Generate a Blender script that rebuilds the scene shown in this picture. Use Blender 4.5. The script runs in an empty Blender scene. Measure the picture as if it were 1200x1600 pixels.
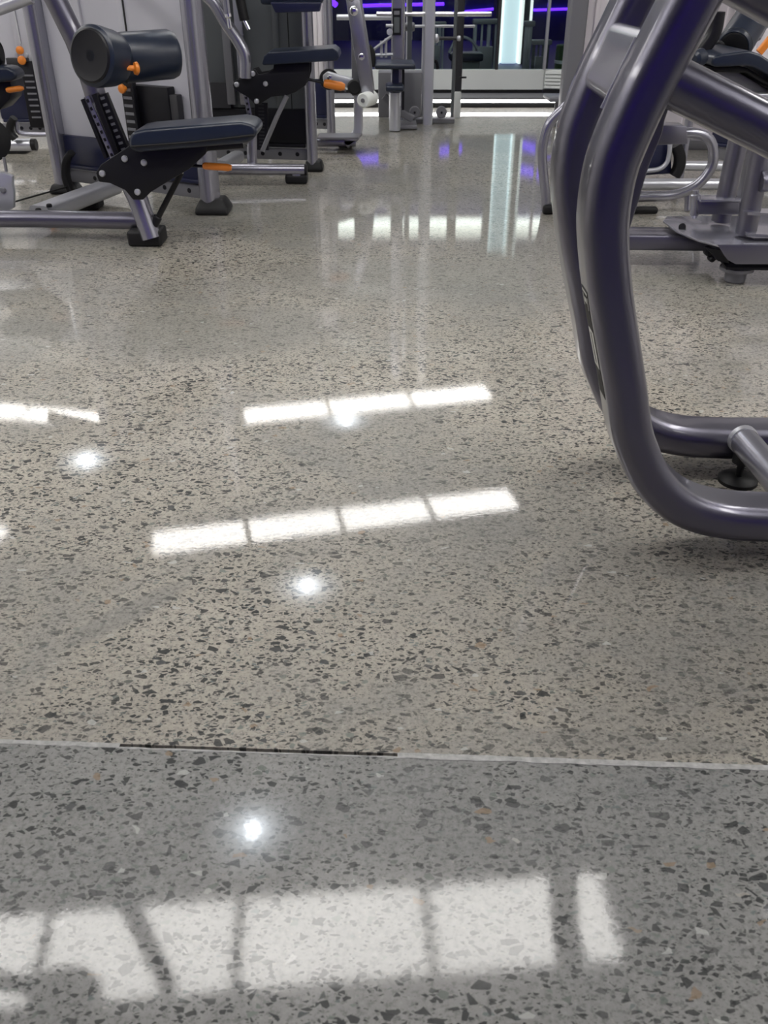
import bpy, bmesh, math, random
from mathutils import Vector, Matrix, Quaternion

random.seed(7)
R = math.radians
scene = bpy.context.scene
C = scene.collection

# ------------------------------------------------------------------ camera, world, exposure
cam_data = bpy.data.cameras.new('camera')
cam_data.sensor_fit = 'VERTICAL'
cam_data.sensor_height = 36.0
cam_data.sensor_width = 27.0
cam_data.lens = 36.0 * 1380.0 / 1600.0
cam_data.clip_start = 0.02
cam_data.dof.use_dof = True
cam_data.dof.focus_distance = 2.4
cam_data.dof.aperture_fstop = 9.0
cam = bpy.data.objects.new('camera', cam_data)
cam.location = (0, 0, 1.0)
cam.rotation_euler = (R(90 - 31.5), 0, 0)
C.objects.link(cam)
scene.camera = cam

world = bpy.data.worlds.new('world')
world.use_nodes = True
world.node_tree.nodes['Background'].inputs[0].default_value = (0.5, 0.55, 0.6, 1)
world.node_tree.nodes['Background'].inputs[1].default_value = 0.15
scene.world = world

scene.view_settings.view_transform = 'Standard'
scene.view_settings.look = 'None'
scene.view_settings.gamma = 1.0
scene.view_settings.use_curve_mapping = False
scene.view_settings.exposure = 0.37

PANEL_POWER = 10.0
SPOT_POWER = 1.0
NEON_POWER = 2.2

# ------------------------------------------------------------------ materials
def mat(name, base, rough=0.5, metal=0.0, spec=0.5, coat=0.0, emit=None, power=0.0, bump=None, vary=0.0, vscale=6.0):
    m = bpy.data.materials.new(name)
    m.use_nodes = True
    nt = m.node_tree
    b = nt.nodes['Principled BSDF']
    b.inputs['Base Color'].default_value = (*base, 1)
    b.inputs['Roughness'].default_value = rough
    b.inputs['Metallic'].default_value = metal
    b.inputs['Specular IOR Level'].default_value = spec
    b.inputs['Coat Weight'].default_value = coat
    b.inputs['Coat Roughness'].default_value = 0.08
    if emit:
        b.inputs['Emission Color'].default_value = (*emit, 1)
        b.inputs['Emission Strength'].default_value = power
    tc = nt.nodes.new('ShaderNodeTexCoord')
    if vary:
        n = nt.nodes.new('ShaderNodeTexNoise')
        n.inputs['Scale'].default_value = vscale
        n.inputs['Detail'].default_value = 4
        nt.links.new(tc.outputs['Object'], n.inputs['Vector'])
        mx = nt.nodes.new('ShaderNodeMix')
        mx.data_type = 'RGBA'
        mx.inputs[6].default_value = (*[c * (1 - vary) for c in base], 1)
        mx.inputs[7].default_value = (*[min(1, c * (1 + vary)) for c in base], 1)
        nt.links.new(n.outputs['Fac'], mx.inputs[0])
        nt.links.new(mx.outputs[2], b.inputs['Base Color'])
    if bump:
        n = nt.nodes.new('ShaderNodeTexNoise')
        n.inputs['Scale'].default_value = bump[0]
        n.inputs['Detail'].default_value = 3
        nt.links.new(tc.outputs['Object'], n.inputs['Vector'])
        bp = nt.nodes.new('ShaderNodeBump')
        bp.inputs['Strength'].default_value = bump[1]
        bp.inputs['Distance'].default_value = 0.002
        nt.links.new(n.outputs['Fac'], bp.inputs['Height'])
        nt.links.new(bp.outputs['Normal'], b.inputs['Normal'])
    return m

M = {}
M['silver'] = mat('silver_paint', (0.34, 0.34, 0.39), 0.25, 0.75, coat=0.3, bump=(420, 0.04), vary=0.05)
M['violet_silver'] = mat('silver_frame_paint', (0.175, 0.172, 0.215), 0.33, 0.85, coat=0.7, bump=(420, 0.04), vary=0.05)
M['pale_metal'] = mat('pale_brushed_metal', (0.55, 0.56, 0.6), 0.3, 0.55, vary=0.06)
M['chrome'] = mat('polished_chrome', (0.8, 0.8, 0.82), 0.12, 1.0)
M['black'] = mat('black_steel', (0.005, 0.005, 0.008), 0.42, spec=0.35, bump=(300, 0.06))
M['rubber'] = mat('black_rubber', (0.006, 0.006, 0.007), 0.55, spec=0.4, bump=(200, 0.1))
M['vinyl'] = mat('navy_vinyl', (0.011, 0.017, 0.034), 0.33, bump=(500, 0.12), vary=0.1, vscale=40)
M['navy'] = mat('navy_plastic', (0.011, 0.014, 0.048), 0.32, vary=0.06)
M['orange'] = mat('orange_plastic', (0.72, 0.22, 0.025), 0.4)
M['sheet'] = mat('pale_grey_sheet', (0.52, 0.52, 0.57), 0.4, vary=0.03)
M['dim_sheet'] = mat('dark_grey_sheet', (0.10, 0.11, 0.115), 0.35, vary=0.05)
M['lilac_sheet'] = mat('white_sheet', (0.85, 0.81, 0.85), 0.4, vary=0.02)
M['white'] = mat('white_paint', (0.83, 0.86, 0.84), 0.45, vary=0.03)
M['off_white'] = mat('off_white_plaster', (0.80, 0.79, 0.78), 0.6, bump=(60, 0.15), vary=0.04)
M['ceiling'] = mat('pale_ceiling_paint', (0.60, 0.60, 0.62), 0.8, bump=(40, 0.2), vary=0.08, vscale=1.5)
M['violet_wall'] = mat('violet_wall_paint', (0.075, 0.032, 0.46), 0.6, bump=(50, 0.15), vary=0.1)
M['indigo'] = mat('indigo_wall_paint', (0.014, 0.005, 0.13), 0.55, bump=(50, 0.15), vary=0.1)
M['dark'] = mat('charcoal_paint', (0.03, 0.03, 0.035), 0.5, vary=0.1)
M['grey'] = mat('mid_grey_powder_coat', (0.20, 0.20, 0.22), 0.4, 0.2, vary=0.05)
M['print'] = mat('pale_label_print', (0.62, 0.62, 0.58), 0.5)
M['label'] = mat('dark_label_film', (0.02, 0.02, 0.02), 0.6, spec=0.2)
M['filler'] = mat('pale_joint_filler', (0.42, 0.42, 0.41), 0.6, bump=(120, 0.6), vary=0.6, vscale=90)
M['panel'] = mat('lit_diffuser', (0.9, 0.9, 0.9), 0.5, emit=(1.0, 0.975, 0.94), power=PANEL_POWER)
M['spot'] = mat('lit_spot_halo', (0.9, 0.9, 0.9), 0.5, emit=(0.86, 0.93, 1.0), power=SPOT_POWER)
def painted_halo(m):
    """bright lamp core with the soft halo of its floor reflection painted into emission"""
    nt = m.node_tree
    tc = nt.nodes.new('ShaderNodeTexCoord')
    sp = nt.nodes.new('ShaderNodeVectorMath')
    sp.operation = 'MULTIPLY'
    sp.inputs[1].default_value = (1, 1, 0)
    ln = nt.nodes.new('ShaderNodeVectorMath')
    ln.operation = 'LENGTH'
    nt.links.new(tc.outputs['Object'], sp.inputs[0])
    nt.links.new(sp.outputs[0], ln.inputs[0])
    r = nt.nodes.new('ShaderNodeValToRGB')
    e = r.color_ramp.elements
    e[0].position, e[0].color = 0.0, (1, 1, 1, 1)
    e[1].position, e[1].color = 0.26, (0.002, 0.002, 0.002, 1)
    for pos, v in ((.016, 1.0), (.022, .17), (.05, .085), (.10, .035), (.16, .012)):
        k = e.new(pos)
        k.color = (v, v, v, 1)
    nt.links.new(ln.outputs['Value'], r.inputs[0])
    mu = nt.nodes.new('ShaderNodeMath')
    mu.operation = 'MULTIPLY'
    mu.inputs[1].default_value = SPOT_POWER * 150
    nt.links.new(r.outputs[0], mu.inputs[0])
    nt.links.new(mu.outputs[0], nt.nodes['Principled BSDF'].inputs['Emission Strength'])
painted_halo(M['spot'])  # halo put into the emission, fading outwards from the lamp core
M['neon'] = mat('lit_violet_tube', (0.3, 0.1, 0.9), 0.5, emit=(0.13, 0.02, 0.95), power=NEON_POWER)
M['rear_neon'] = mat('dim_violet_tube', (0.3, 0.1, 0.9), 0.5, emit=(0.13, 0.02, 0.95), power=1.3)
M['studio_fill_lamp'] = mat('fill_lamp_cover', (0.9, 0.9, 0.9), 0.5, emit=(1, 1, 1), power=16.0)
M['led'] = mat('lit_white_strip', (0.9, 0.9, 0.9), 0.5, emit=(1, 0.98, 0.95), power=9.0)
M['cove'] = mat('lit_cove_panel', (0.9, 0.88, 0.85), 0.5, emit=(1, 0.93, 0.85), power=2.2)
M['cove_line'] = mat('lit_cove_edge', (0.9, 0.88, 0.85), 0.5, emit=(1, 0.95, 0.88), power=5.0)
M['lit_column'] = mat('lit_frosted_column', (0.8, 0.9, 0.95), 0.3, emit=(0.78, 0.93, 1.0), power=0.62)
M['lit_edge'] = mat('lit_white_edge', (0.9, 0.9, 0.9), 0.4, emit=(1, 1, 0.97), power=0.8)
M['green'] = mat('dull_green_vinyl', (0.05, 0.11, 0.03), 0.5)

def glass_material():
    m = bpy.data.materials.new('clear_partition_glass')
    m.use_nodes = True
    nt = m.node_tree
    nt.nodes.clear()
    out = nt.nodes.new('ShaderNodeOutputMaterial')
    tr = nt.nodes.new('ShaderNodeBsdfTransparent')
    tr.inputs[0].default_value = (0.86, 0.93, 0.92, 1)
    gl = nt.nodes.new('ShaderNodeBsdfGlossy')
    gl.inputs['Roughness'].default_value = 0.02
    fr = nt.nodes.new('ShaderNodeFresnel')
    fr.inputs[0].default_value = 1.35
    mx = nt.nodes.new('ShaderNodeMixShader')
    nt.links.new(fr.outputs[0], mx.inputs[0])
    nt.links.new(tr.outputs[0], mx.inputs[1])
    nt.links.new(gl.outputs[0], mx.inputs[2])
    nt.links.new(mx.outputs[0], out.inputs[0])
    return m
M['glass'] = glass_material()

def terrazzo(name, matrix_a, matrix_b, grey, stone_low, stone_share, stains=(), gloss=(0.02, 0.055)):
    """ground and polished concrete: a pale matrix with dark, grey and a few rusty aggregate stones, flush with the surface"""
    m = bpy.data.materials.new(name)
    m.use_nodes = True
    nt = m.node_tree
    L = nt.links.new
    b = nt.nodes['Principled BSDF']
    tc = nt.nodes.new('ShaderNodeTexCoord')
    P0 = tc.outputs['Object']

    def noise(scale, detail=4, rough=0.55, vec=None, out='Fac'):
        n = nt.nodes.new('ShaderNodeTexNoise')
        n.inputs['Scale'].default_value = scale
        n.inputs['Detail'].default_value = detail
        n.inputs['Roughness'].default_value = rough
        L(vec or P0, n.inputs['Vector'])
        return n.outputs[out]

    def math_(op, a, c=None, clamp=False):
        n = nt.nodes.new('ShaderNodeMath')
        n.operation = op
        n.use_clamp = clamp
        for i, v in enumerate((a, c)):
            if v is None:
                continue
            if isinstance(v, (int, float)):
                n.inputs[i].default_value = v
            else:
                L(v, n.inputs[i])
        return n.outputs[0]

    def ramp(v, a, c):
        n = nt.nodes.new('ShaderNodeMapRange')
        n.interpolation_type = 'SMOOTHSTEP'
        L(v, n.inputs['Value'])
        n.inputs['From Min'].default_value = a
        n.inputs['From Max'].default_value = c
        return n.outputs['Result']

    def mix(f, a, c):
        n = nt.nodes.new('ShaderNodeMix')
        n.data_type = 'RGBA'
        for i, v in ((0, f), (6, a), (7, c)):
            if isinstance(v, (int, float)):
                n.inputs[i].default_value = v
            elif isinstance(v, tuple):
                n.inputs[i].default_value = (*v, 1)
            else:
                L(v, n.inputs[i])
        return n.outputs[2]

    def warp(amount, scale, rot=0.0, stretch=(1, 1, 1)):
        nz = noise(scale, 2, 0.5, out='Color')
        sub = nt.nodes.new('ShaderNodeVectorMath')
        sub.operation = 'SUBTRACT'
        L(nz, sub.inputs[0])
        sub.inputs[1].default_value = (0.5, 0.5, 0.5)
        sc = nt.nodes.new('ShaderNodeVectorMath')
        sc.operation = 'SCALE'
        L(sub.outputs[0], sc.inputs[0])
        sc.inputs['Scale'].default_value = amount
        ad = nt.nodes.new('ShaderNodeVectorMath')
        ad.operation = 'ADD'
        L(P0, ad.inputs[0])
        L(sc.outputs[0], ad.inputs[1])
        mp = nt.nodes.new('ShaderNodeMapping')
        mp.inputs['Rotation'].default_value = (0, 0, rot)
        mp.inputs['Scale'].default_value = stretch
        L(ad.outputs[0], mp.inputs['Vector'])
        return mp.outputs[0]

    def voronoi(scale, vec, feature):
        n = nt.nodes.new('ShaderNodeTexVoronoi')
        n.feature = feature
        n.voronoi_dimensions = '2D'
        n.inputs['Scale'].default_value = scale
        n.inputs['Randomness'].default_value = 1.0
        L(vec, n.inputs['Vector'])
        return n

    def stones(scale, share, shrink, vec):
        f1 = voronoi(scale, vec, 'F1')
        ed = voronoi(scale, vec, 'DISTANCE_TO_EDGE')
        sp = nt.nodes.new('ShaderNodeSeparateColor')
        L(f1.outputs['Color'], sp.inputs[0])
        r1, r2, r3 = sp.outputs
        chosen = math_('LESS_THAN', r1, share)
        lim = math_('ADD', math_('MULTIPLY', r2, shrink), 0.07)
        inside = ramp(math_('SUBTRACT', ed.outputs['Distance'], lim), 0.0, 0.03)
        return math_('MULTIPLY', chosen, inside), r2, r3

    # matrix: fine mottling, sand grains and broad cloudy patches
    big = noise(0.9, 5, 0.6)
    mid = noise(9.0, 5, 0.65)
    fine = noise(120.0, 4, 0.7)
    patch = ramp(math_('ADD', math_('MULTIPLY', big, 0.75), math_('MULTIPLY', mid, 0.25)), 0.44, 0.60)
    for cx, cy, rx, ry, turn, strength in stains:
        mp = nt.nodes.new('ShaderNodeMapping')
        mp.vector_type = 'TEXTURE'
        mp.inputs['Location'].default_value = (cx, cy, 0)
        mp.inputs['Rotation'].default_value = (0, 0, turn)
        mp.inputs['Scale'].default_value = (rx, ry, 1)
        L(warp(0.10 * min(rx, .5), 5.0), mp.inputs['Vector'])
        ln = nt.nodes.new('ShaderNodeVectorMath')
        ln.operation = 'LENGTH'
        L(mp.outputs[0], ln.inputs[0])
        inside = math_('MULTIPLY', ramp(ln.outputs['Value'], 1.25, 0.55), strength)
        patch = math_('MAXIMUM', patch, inside)
    col = mix(ramp(mid, 0.3, 0.7), matrix_a, matrix_b)
    col = mix(math_('MULTIPLY', patch, 0.75), col, grey)
    col = mix(math_('MULTIPLY', ramp(fine, 0.48, 0.66), 0.6), col, tuple(c * 0.45 for c in grey))
    col = mix(math_('MULTIPLY', ramp(fine, 0.46, 0.28), 0.35), col, tuple(min(1, c * 1.35) for c in matrix_b))
    keep = math_('SUBTRACT', 1.0, math_('MULTIPLY', patch, 0.62))
    # layers of stones, small to large
    for scale, share, shrink, rot, st, dark, light in (
            (240.0, stone_share * 0.38, 0.30, 0.6, (1, 1.6, 1), (0.11, 0.11, 0.105), (0.40, 0.38, 0.34)),
            (150.0, stone_share * 0.45, 0.30, 2.0, (1, 1.7, 1), (0.025, 0.028, 0.028), (0.24, 0.26, 0.24)),
            (98.0, stone_share * 0.56, 0.30, 0.25, (1, 1.8, 1), (0.009, 0.012, 0.012), (0.16, 0.19, 0.185)),
            (74.0, stone_share * 0.58, 0.30, -0.9, (1, 1.6, 1), (0.008, 0.011, 0.011), (0.20, 0.225, 0.20)),
            (50.0, stone_share * 0.36, 0.30, 1.2, (1, 1.5, 1), (0.010, 0.013, 0.014), (0.06, 0.065, 0.065))):
        mask, r2, r3 = stones(scale, share, shrink, warp(0.5 / scale, scale * 0.7, rot, st))
        grain = noise(420.0, 2, 0.6)
        tone = mix(ramp(r3, 0.70, 0.97), dark, light)
        tone = mix(math_('MULTIPLY', grain, 0.2), tone, tuple(min(1, c * 2.2) for c in dark))
        col = mix(math_('MULTIPLY', mask, math_('MULTIPLY', keep, 0.95)), col, tone)
    # a few rusty and a few milky pebbles
    mask, r2, r3 = stones(64.0, 0.018, 0.22, warp(0.02, 40.0, 0.4, (1, 1.4, 1)))
    col = mix(math_('MULTIPLY', mask, 0.75), col, mix(ramp(r3, 0.35, 0.6), (0.27, 0.19, 0.12), (0.50, 0.50, 0.48)))
    L(col, b.inputs['Base Color'])
    b.inputs['Roughness'].default_value = 0.42
    b.inputs['Specular IOR Level'].default_value = 0.3
    b.inputs['Coat Weight'].default_value = 0.8
    b.inputs['Coat IOR'].default_value = 1.5
    rg = nt.nodes.new('ShaderNodeMapRange')
    L(noise(2.2, 4, 0.6), rg.inputs['Value'])
    rg.inputs['From Min'].default_value = 0.3
    rg.inputs['From Max'].default_value = 0.7
    rg.inputs['To Min'].default_value = gloss[0]
    rg.inputs['To Max'].default_value = gloss[1]
    L(rg.outputs['Result'], b.inputs['Coat Roughness'])
    bp = nt.nodes.new('ShaderNodeBump')
    bp.inputs['Strength'].default_value = 0.02
    bp.inputs['Distance'].default_value = 0.002
    L(noise(110.0, 3, 0.6), bp.inputs['Height'])
    L(bp.outputs['Normal'], b.inputs['Normal'])
    L(bp.outputs['Normal'], b.inputs['Coat Normal'])
    return m

# smooth grey trowel marks and stains: centre, half axes, turn, strength
FAR_STAINS = [(-.475, 1.27, .16, .035, .80, .9), (.36, .965, .26, .030, -.05, .8), (-.55, 2.75, .55, .28, .2, .8), (.25, 3.3, .8, .35, -.1, .75), (.85, 3.6, .6, .8, .3, .7),
              (-.05, 1.62, .5, .10, .12, .55), (-.75, 3.2, .5, .16, .1, .6), (.1, 4.6, 1.4, .5, 0, .7), (.42, 1.5, .12, .35, .1, .6)]
NEAR_STAINS = [(.05, .80, .5, .07, -.05, .6), (-.35, .74, .2, .09, .2, .5)]
M['floor_far'] = terrazzo('polished_aggregate_concrete', (0.372, 0.342, 0.288), (0.46, 0.425, 0.362), (0.212, 0.212, 0.20), 0, 0.46, FAR_STAINS)
M['floor_near'] = terrazzo('grey_polished_concrete', (0.25, 0.25, 0.238), (0.335, 0.332, 0.315), (0.195, 0.20, 0.197), 0, 0.40, NEAR_STAINS, (0.045, 0.075))

# ------------------------------------------------------------------ mesh helpers
def V(p):
    return Vector(p)

class MB:
    """collects vertices and faces of one part, in world coordinates"""
    def __init__(self):
        self.v, self.f = [], []

    def add(self, vs, fs):
        n = len(self.v)
        self.v += [tuple(p) for p in vs]
        self.f += [tuple(i + n for i in q) for q in fs]
        return self

    def prism(self, poly, vec):
        """polygon of 3D points swept along a vector"""
        n = len(poly)
        vec = V(vec)
        vs = [V(p) for p in poly] + [V(p) + vec for p in poly]
        fs = [tuple(range(n))[::-1], tuple(range(n, 2 * n))]
        fs += [(i, (i + 1) % n, n + (i + 1) % n, n + i) for i in range(n)]
        return self.add(vs, fs)

    def box(self, lo, hi):
        (a, b, c), (d, e, g) = lo, hi
        return self.prism([(a, b, c), (d, b, c), (d, e, c), (a, e, c)], (0, 0, g - c))

    def sweep(self, path, prof, ref):
        """profile (list of 2D points: along ref, along the other normal) swept along a path"""
        path = [V(p) for p in path]
        n = len(prof)
        vs = []
        for i, p in enumerate(path):
            t = (path[min(i + 1, len(path) - 1)] - path[max(i - 1, 0)]).normalized()
            r = V(ref)
            r = (r - t * r.dot(t)).normalized()
            q = t.cross(r)
            vs += [p + r * a + q * b for a, b in prof]
        fs = []
        for i in range(len(path) - 1):
            for j in range(n):
                k = (j + 1) % n
                fs.append((i * n + j, i * n + k, (i + 1) * n + k, (i + 1) * n + j))
        fs.append(tuple(range(n))[::-1])
        m = (len(path) - 1) * n
        fs.append(tuple(m + j for j in range(n)))
        return self.add(vs, fs)

    def tube(self, path, r, n=14):
        path = [V(p) for p in path]
        d = path[-1] - path[0]
        ref = (0, 1, 0) if abs(d.normalized().y) < 0.8 else (0, 0, 1)
        return self.sweep(path, circle(r, n), ref)

    def lathe(self, a, b, prof, n=28):
        """revolve (distance along axis, radius) pairs about the axis a->b"""
        a, b = V(a), V(b)
        t = (b - a).normalized()
        r = t.orthogonal().normalized()
        q = t.cross(r)
        vs, fs = [], []
        for d, rad in prof:
            for j in range(n):
                w = 2 * math.pi * j / n
                vs.append(a + t * d + (r * math.cos(w) + q * math.sin(w)) * rad)
        for i in range(len(prof) - 1):
            for j in range(n):
                k = (j + 1) % n
                fs.append((i * n + j, i * n + k, (i + 1) * n + k, (i + 1) * n + j))
        fs.append(tuple(range(n))[::-1])
        m = (len(prof) - 1) * n
        fs.append(tuple(m + j for j in range(n)))
        return self.add(vs, fs)

    def cyl(self, a, b, r, e=0.003, n=24):
        l = (V(b) - V(a)).length
        return self.lathe(a, b, [(0, r - e), (e, r), (l - e, r), (l, r - e)], n)

def circle(r, n=14):
    return [(r * math.cos(2 * math.pi * j / n), r * math.sin(2 * math.pi * j / n)) for j in range(n)]

def obround(a, b, n=8):
    """racetrack section: a along the reference axis (long), b across"""
    r = b / 2
    s = a / 2 - r
    out = []
    for j in range(n + 1):
        w = -math.pi / 2 + math.pi * j / n
        out.append((s + r * math.cos(w), r * math.sin(w)))
    for j in range(n + 1):
        w = math.pi / 2 + math.pi * j / n
        out.append((-s + r * math.cos(w), r * math.sin(w)))
    return out

def rect(a, b, r=0.006, n=3):
    out = []
    for sx, sy, w0 in ((1, -1, -90), (1, 1, 0), (-1, 1, 90), (-1, -1, 180)):
        for j in range(n + 1):
            w = R(w0 + 90 * j / n)
            out.append((sx * (a / 2 - r) + r * math.cos(w), sy * (b / 2 - r) + r * math.sin(w)))
    return out

def smooth(pts, n=6):
    """Catmull-Rom curve through the points"""
    p = [V(q) for q in pts]
    p = [p[0] * 2 - p[1]] + p + [p[-1] * 2 - p[-2]]
    out = []
    for i in range(1, len(p) - 2):
        a, b, c, d = p[i - 1:i + 3]
        for k in range(n):
            t = k / n
            out.append(0.5 * (2 * b + (c - a) * t + (2 * a - 5 * b + 4 * c - d) * t * t + (3 * b - a - 3 * c + d) * t ** 3))
    out.append(p[-2])
    return out

def bend(pts, r, n=6):
    """polyline with rounded corners"""
    p = [V(q) for q in pts]
    out = [p[0]]
    for i in range(1, len(p) - 1):
        u = (p[i - 1] - p[i])
        w = (p[i + 1] - p[i])
        d = min(r, u.length * 0.49, w.length * 0.49)
        a, b = p[i] + u.normalized() * d, p[i] + w.normalized() * d
        for k in range(n + 1):
            t = k / n
            out.append(a * (1 - t) ** 2 + p[i] * 2 * t * (1 - t) + b * t * t)
    out.append(p[-1])
    return out

def obj(name, mb, material, parent=None, bevel=0.0, segs=2, kind=None, sharp=35):
    me = bpy.data.meshes.new(name)
    off = V(parent.get('base', (0, 0, 0))) if parent is not None else V((0, 0, 0))
    me.from_pydata([tuple(V(p) - off) for p in mb.v], [], mb.f)
    bm = bmesh.new()
    bm.from_mesh(me)
    bmesh.ops.recalc_face_normals(bm, faces=bm.faces)
    if bevel:
        ed = [e for e in bm.edges if len(e.link_faces) == 2 and e.calc_face_angle(0) > R(25)]
        bmesh.ops.bevel(bm, geom=ed, offset=bevel, segments=segs, profile=0.5, affect='EDGES', clamp_overlap=True)
    bm.to_mesh(me)
    bm.free()
    me.shade_smooth()
    me.set_sharp_from_angle(angle=R(sharp))
    me.materials.append(M[material])
    o = bpy.data.objects.new(name, me)
    C.objects.link(o)
    if parent is not None:
        o.parent = parent
        o['base'] = tuple(off)
    if kind:
        o['kind'] = kind
    return o

def thing(name, label, cat, loc, group=None):
    o = bpy.data.objects.new(name, None)
    o.empty_display_size = 0.1
    C.objects.link(o)
    o.location = loc
    o['label'] = label
    o['category'] = cat
    o['base'] = tuple(loc)
    if group:
        o['group'] = group
    return o

def tag(o, label, cat, group=None):
    o['label'] = label
    o['category'] = cat
    if group:
        o['group'] = group
    return o

def struct(name, mb, material, bevel=0.0, parent=None):
    return obj(name, mb, material, parent, bevel, kind='structure')

def lerp(a, b, t):
    return V(a) * (1 - t) + V(b) * t

def up(p, z):
    return V((p[0], p[1], z))

def bolt(parent, p, axis=(0, -1, 0), r=0.011, material='pale_metal'):
    a = V(p)
    d = V(axis).normalized()
    o = obj('bolt', MB().lathe(a, a + d, [(-0.004, r), (0.004, r), (0.009, r * 0.8), (0.011, r * 0.4)], 12), material, parent)
    return o

def plate(pts, y0, y1):
    """flat plate lying in the XZ plane, from a list of 3D points"""
    return MB().prism([(p[0], y0, p[2]) for p in pts], (0, y1 - y0, 0))

# ------------------------------------------------------------------ room shell
def joint_y(x):
    return 0.937 - 0.0461 * x

XL, XR, YF, YB = -6.0, 3.3, -3.2, 8.27
fl = struct('floor', MB().box((XL, YF, -0.08), (XR, YB, -0.012)), 'dark')
obj('slab', MB().prism([(XL, joint_y(XL) + .0035, -0.012), (XR, joint_y(XR) + .0035, -0.012), (XR, YB, -0.012), (XL, YB, -0.012)], (0, 0, 0.012)), 'floor_far', fl)
obj('slab', MB().prism([(XL, YF, -0.012), (XR, YF, -0.012), (XR, joint_y(XR) - .0035, -0.012), (XL, joint_y(XL) - .0035, -0.012)], (0, 0, 0.012)), 'floor_near', fl)
def filler(x0, x1, lo, hi, top):
    vs, n = [], max(6, int((x1 - x0) * 60))
    a, b = [], []
    for i in range(n + 1):
        x = x0 + (x1 - x0) * i / n
        a.append((x, joint_y(x) + lo + random.uniform(-.0014, .0014), top))
        b.append((x, joint_y(x) + hi + random.uniform(-.0006, .0006), top))
    m = MB()
    vs = a + b + [(p[0], p[1], -0.012) for p in a] + [(p[0], p[1], -0.012) for p in b]
    k = n + 1
    fs = []
    for i in range(n):
        fs += [(i, i + 1, k + i + 1, k + i), (2 * k + i, 2 * k + i + 1, i + 1, i), (k + i, k + i + 1, 3 * k + i + 1, 3 * k + i)]
    m.add(vs, fs)
    return m
obj('joint_filler', filler(0.02, 2.6, -0.0055, 0.005, 0.0006), 'filler', fl)
obj('joint_filler', filler(-0.62, -0.40, -0.0042, 0.0042, 0.0003), 'filler', fl)
obj('joint_filler', filler(-0.40, 0.02, -0.0058, -0.0030, 0.0004), 'filler', fl)

struct('ceiling', MB().box((XL, YF, 2.62), (XR, 8.62, 2.74)), 'ceiling')
struct('wall_left', MB().box((XL - .12, YF, -0.08), (XL, 8.6, 2.74)), 'off_white')
struct('wall_right', MB().box((XR, YF, -0.08), (XR + .12, 8.6, 2.74)), 'off_white')
struct('wall_front', MB().box((XL - .12, YF - .12, -0.08), (XR + .12, YF, 2.74)), 'violet_wall')
struct('wall_back', MB().box((XL - .12, 8.60, -0.08), (-2.2, 8.72, 2.74)), 'off_white')

# raised platform with its lit edge in front of the glazing
pl = struct('trim_1', MB().box((XL, 8.27, -0.02), (XR, 8.60, 0.078)), 'grey')
obj('riser', MB().box((XL, 8.262, 0.0), (XR, 8.27, 0.040)), 'rubber', pl)
obj('nosing', MB().box((XL, 8.240, 0.064), (XR, 8.27, 0.080)), 'grey', pl, 0.003)
led = obj('edge_light_strip', MB().box((-2.3, 8.252, 0.041), (1.95, 8.2695, 0.063)), 'led')
tag(led, 'bright white light strip along the platform edge at the far glazing', 'light strip')

# glazed partition: skirting panel, black base line, mullions and panes
GL = [(-2.2, 8.62), (0.90, 8.62), (1.40, 8.62), (3.3, 8.28)]
sk = struct('wall_skirting', MB().box((-2.2, 8.60, 0.105), (1.40, 8.68, 0.262)), 'white')
sk.name = 'baseboard_back'
obj('black_plinth', MB().box((-2.2, 8.605, 0.078), (1.40, 8.68, 0.105)), 'rubber', sk)
d = V((1.9, -0.34, 0)).normalized()
nrm = V((-d.y, d.x, 0))
c0 = V((1.40, 8.60, 0))
lv = struct('baseboard_right', MB().prism([up(c0 + nrm * .02, .078), up(c0 + d * 1.9 + nrm * .02, .078), up(c0 + d * 1.9 + nrm * .1, .078), up(c0 + nrm * .1, .078)], (0, 0, .184)), 'white')
for i in range(5):
    z = 0.118 + i * 0.028
    a = c0 + d * 0.015
    b = c0 + d * 0.9
    obj('vent_slat', MB().prism([up(a - nrm * .008, z), up(a + nrm * .02, z + .006), up(a + nrm * .02, z + .020), up(a - nrm * .004, z + .020)], (b - a)), 'white', lv)
obj('black_plinth', MB().prism([up(c0 + nrm * .012, .078), up(c0 + d * 1.9 + nrm * .012, .078), up(c0 + d * 1.9 + nrm * .02, .078), up(c0 + nrm * .02, .078)], (0, 0, .03)), 'rubber', lv)
xs = [-2.2, -1.05, 0.20, 0.985, 1.40]
for i in range(4):
    w = struct('window_%d' % (i + 1), MB().box((xs[i] - .012, 8.61, .262), (xs[i] + .012, 8.67, 2.62)), 'pale_metal' if i < 3 else 'dark')
    obj('pane', MB().box((xs[i] + .012, 8.635, .262), (xs[i + 1] - .012, 8.643, 2.62)), 'glass', w)
w = struct('window_5', MB().box((1.39, 8.60, .262), (1.412, 8.66, 2.62)), 'pale_metal')
obj('pane', MB().prism([up(c0 + d * .015 + nrm * .04, .262), up(c0 + d * 1.9 + nrm * .04, .262), up(c0 + d * 1.9 + nrm * .048, .262), up(c0 + d * .015 + nrm * .048, .262)], (0, 0, 2.36)), 'glass', w)

# dim studio behind the glazing
struct('wall_studio_back', MB().box((-6, 17.0, -0.1), (8, 17.1, 3.6)), 'indigo').name = 'wall_far'
struct('wall_studio_left', MB().box((-6.1, 8.75, -0.1), (-6, 17.1, 3.6)), 'indigo').name = 'wall_far_left'
struct('wall_studio_right', MB().box((8, 8.75, -0.1), (8.1, 17.1, 3.6)), 'indigo').name = 'wall_far_right'
struct('ceiling_2', MB().box((-6.1, 8.62, 3.6), (8.1, 17.1, 3.7)), 'dark')
struct('floor_2', MB().box((-6.1, 8.69, -0.1), (8.1, 17.1, -0.01)), 'indigo')
struct('trim_2', MB().box((-6, 8.62, 2.63), (8, 8.74, 3.6)), 'dark')

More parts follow.
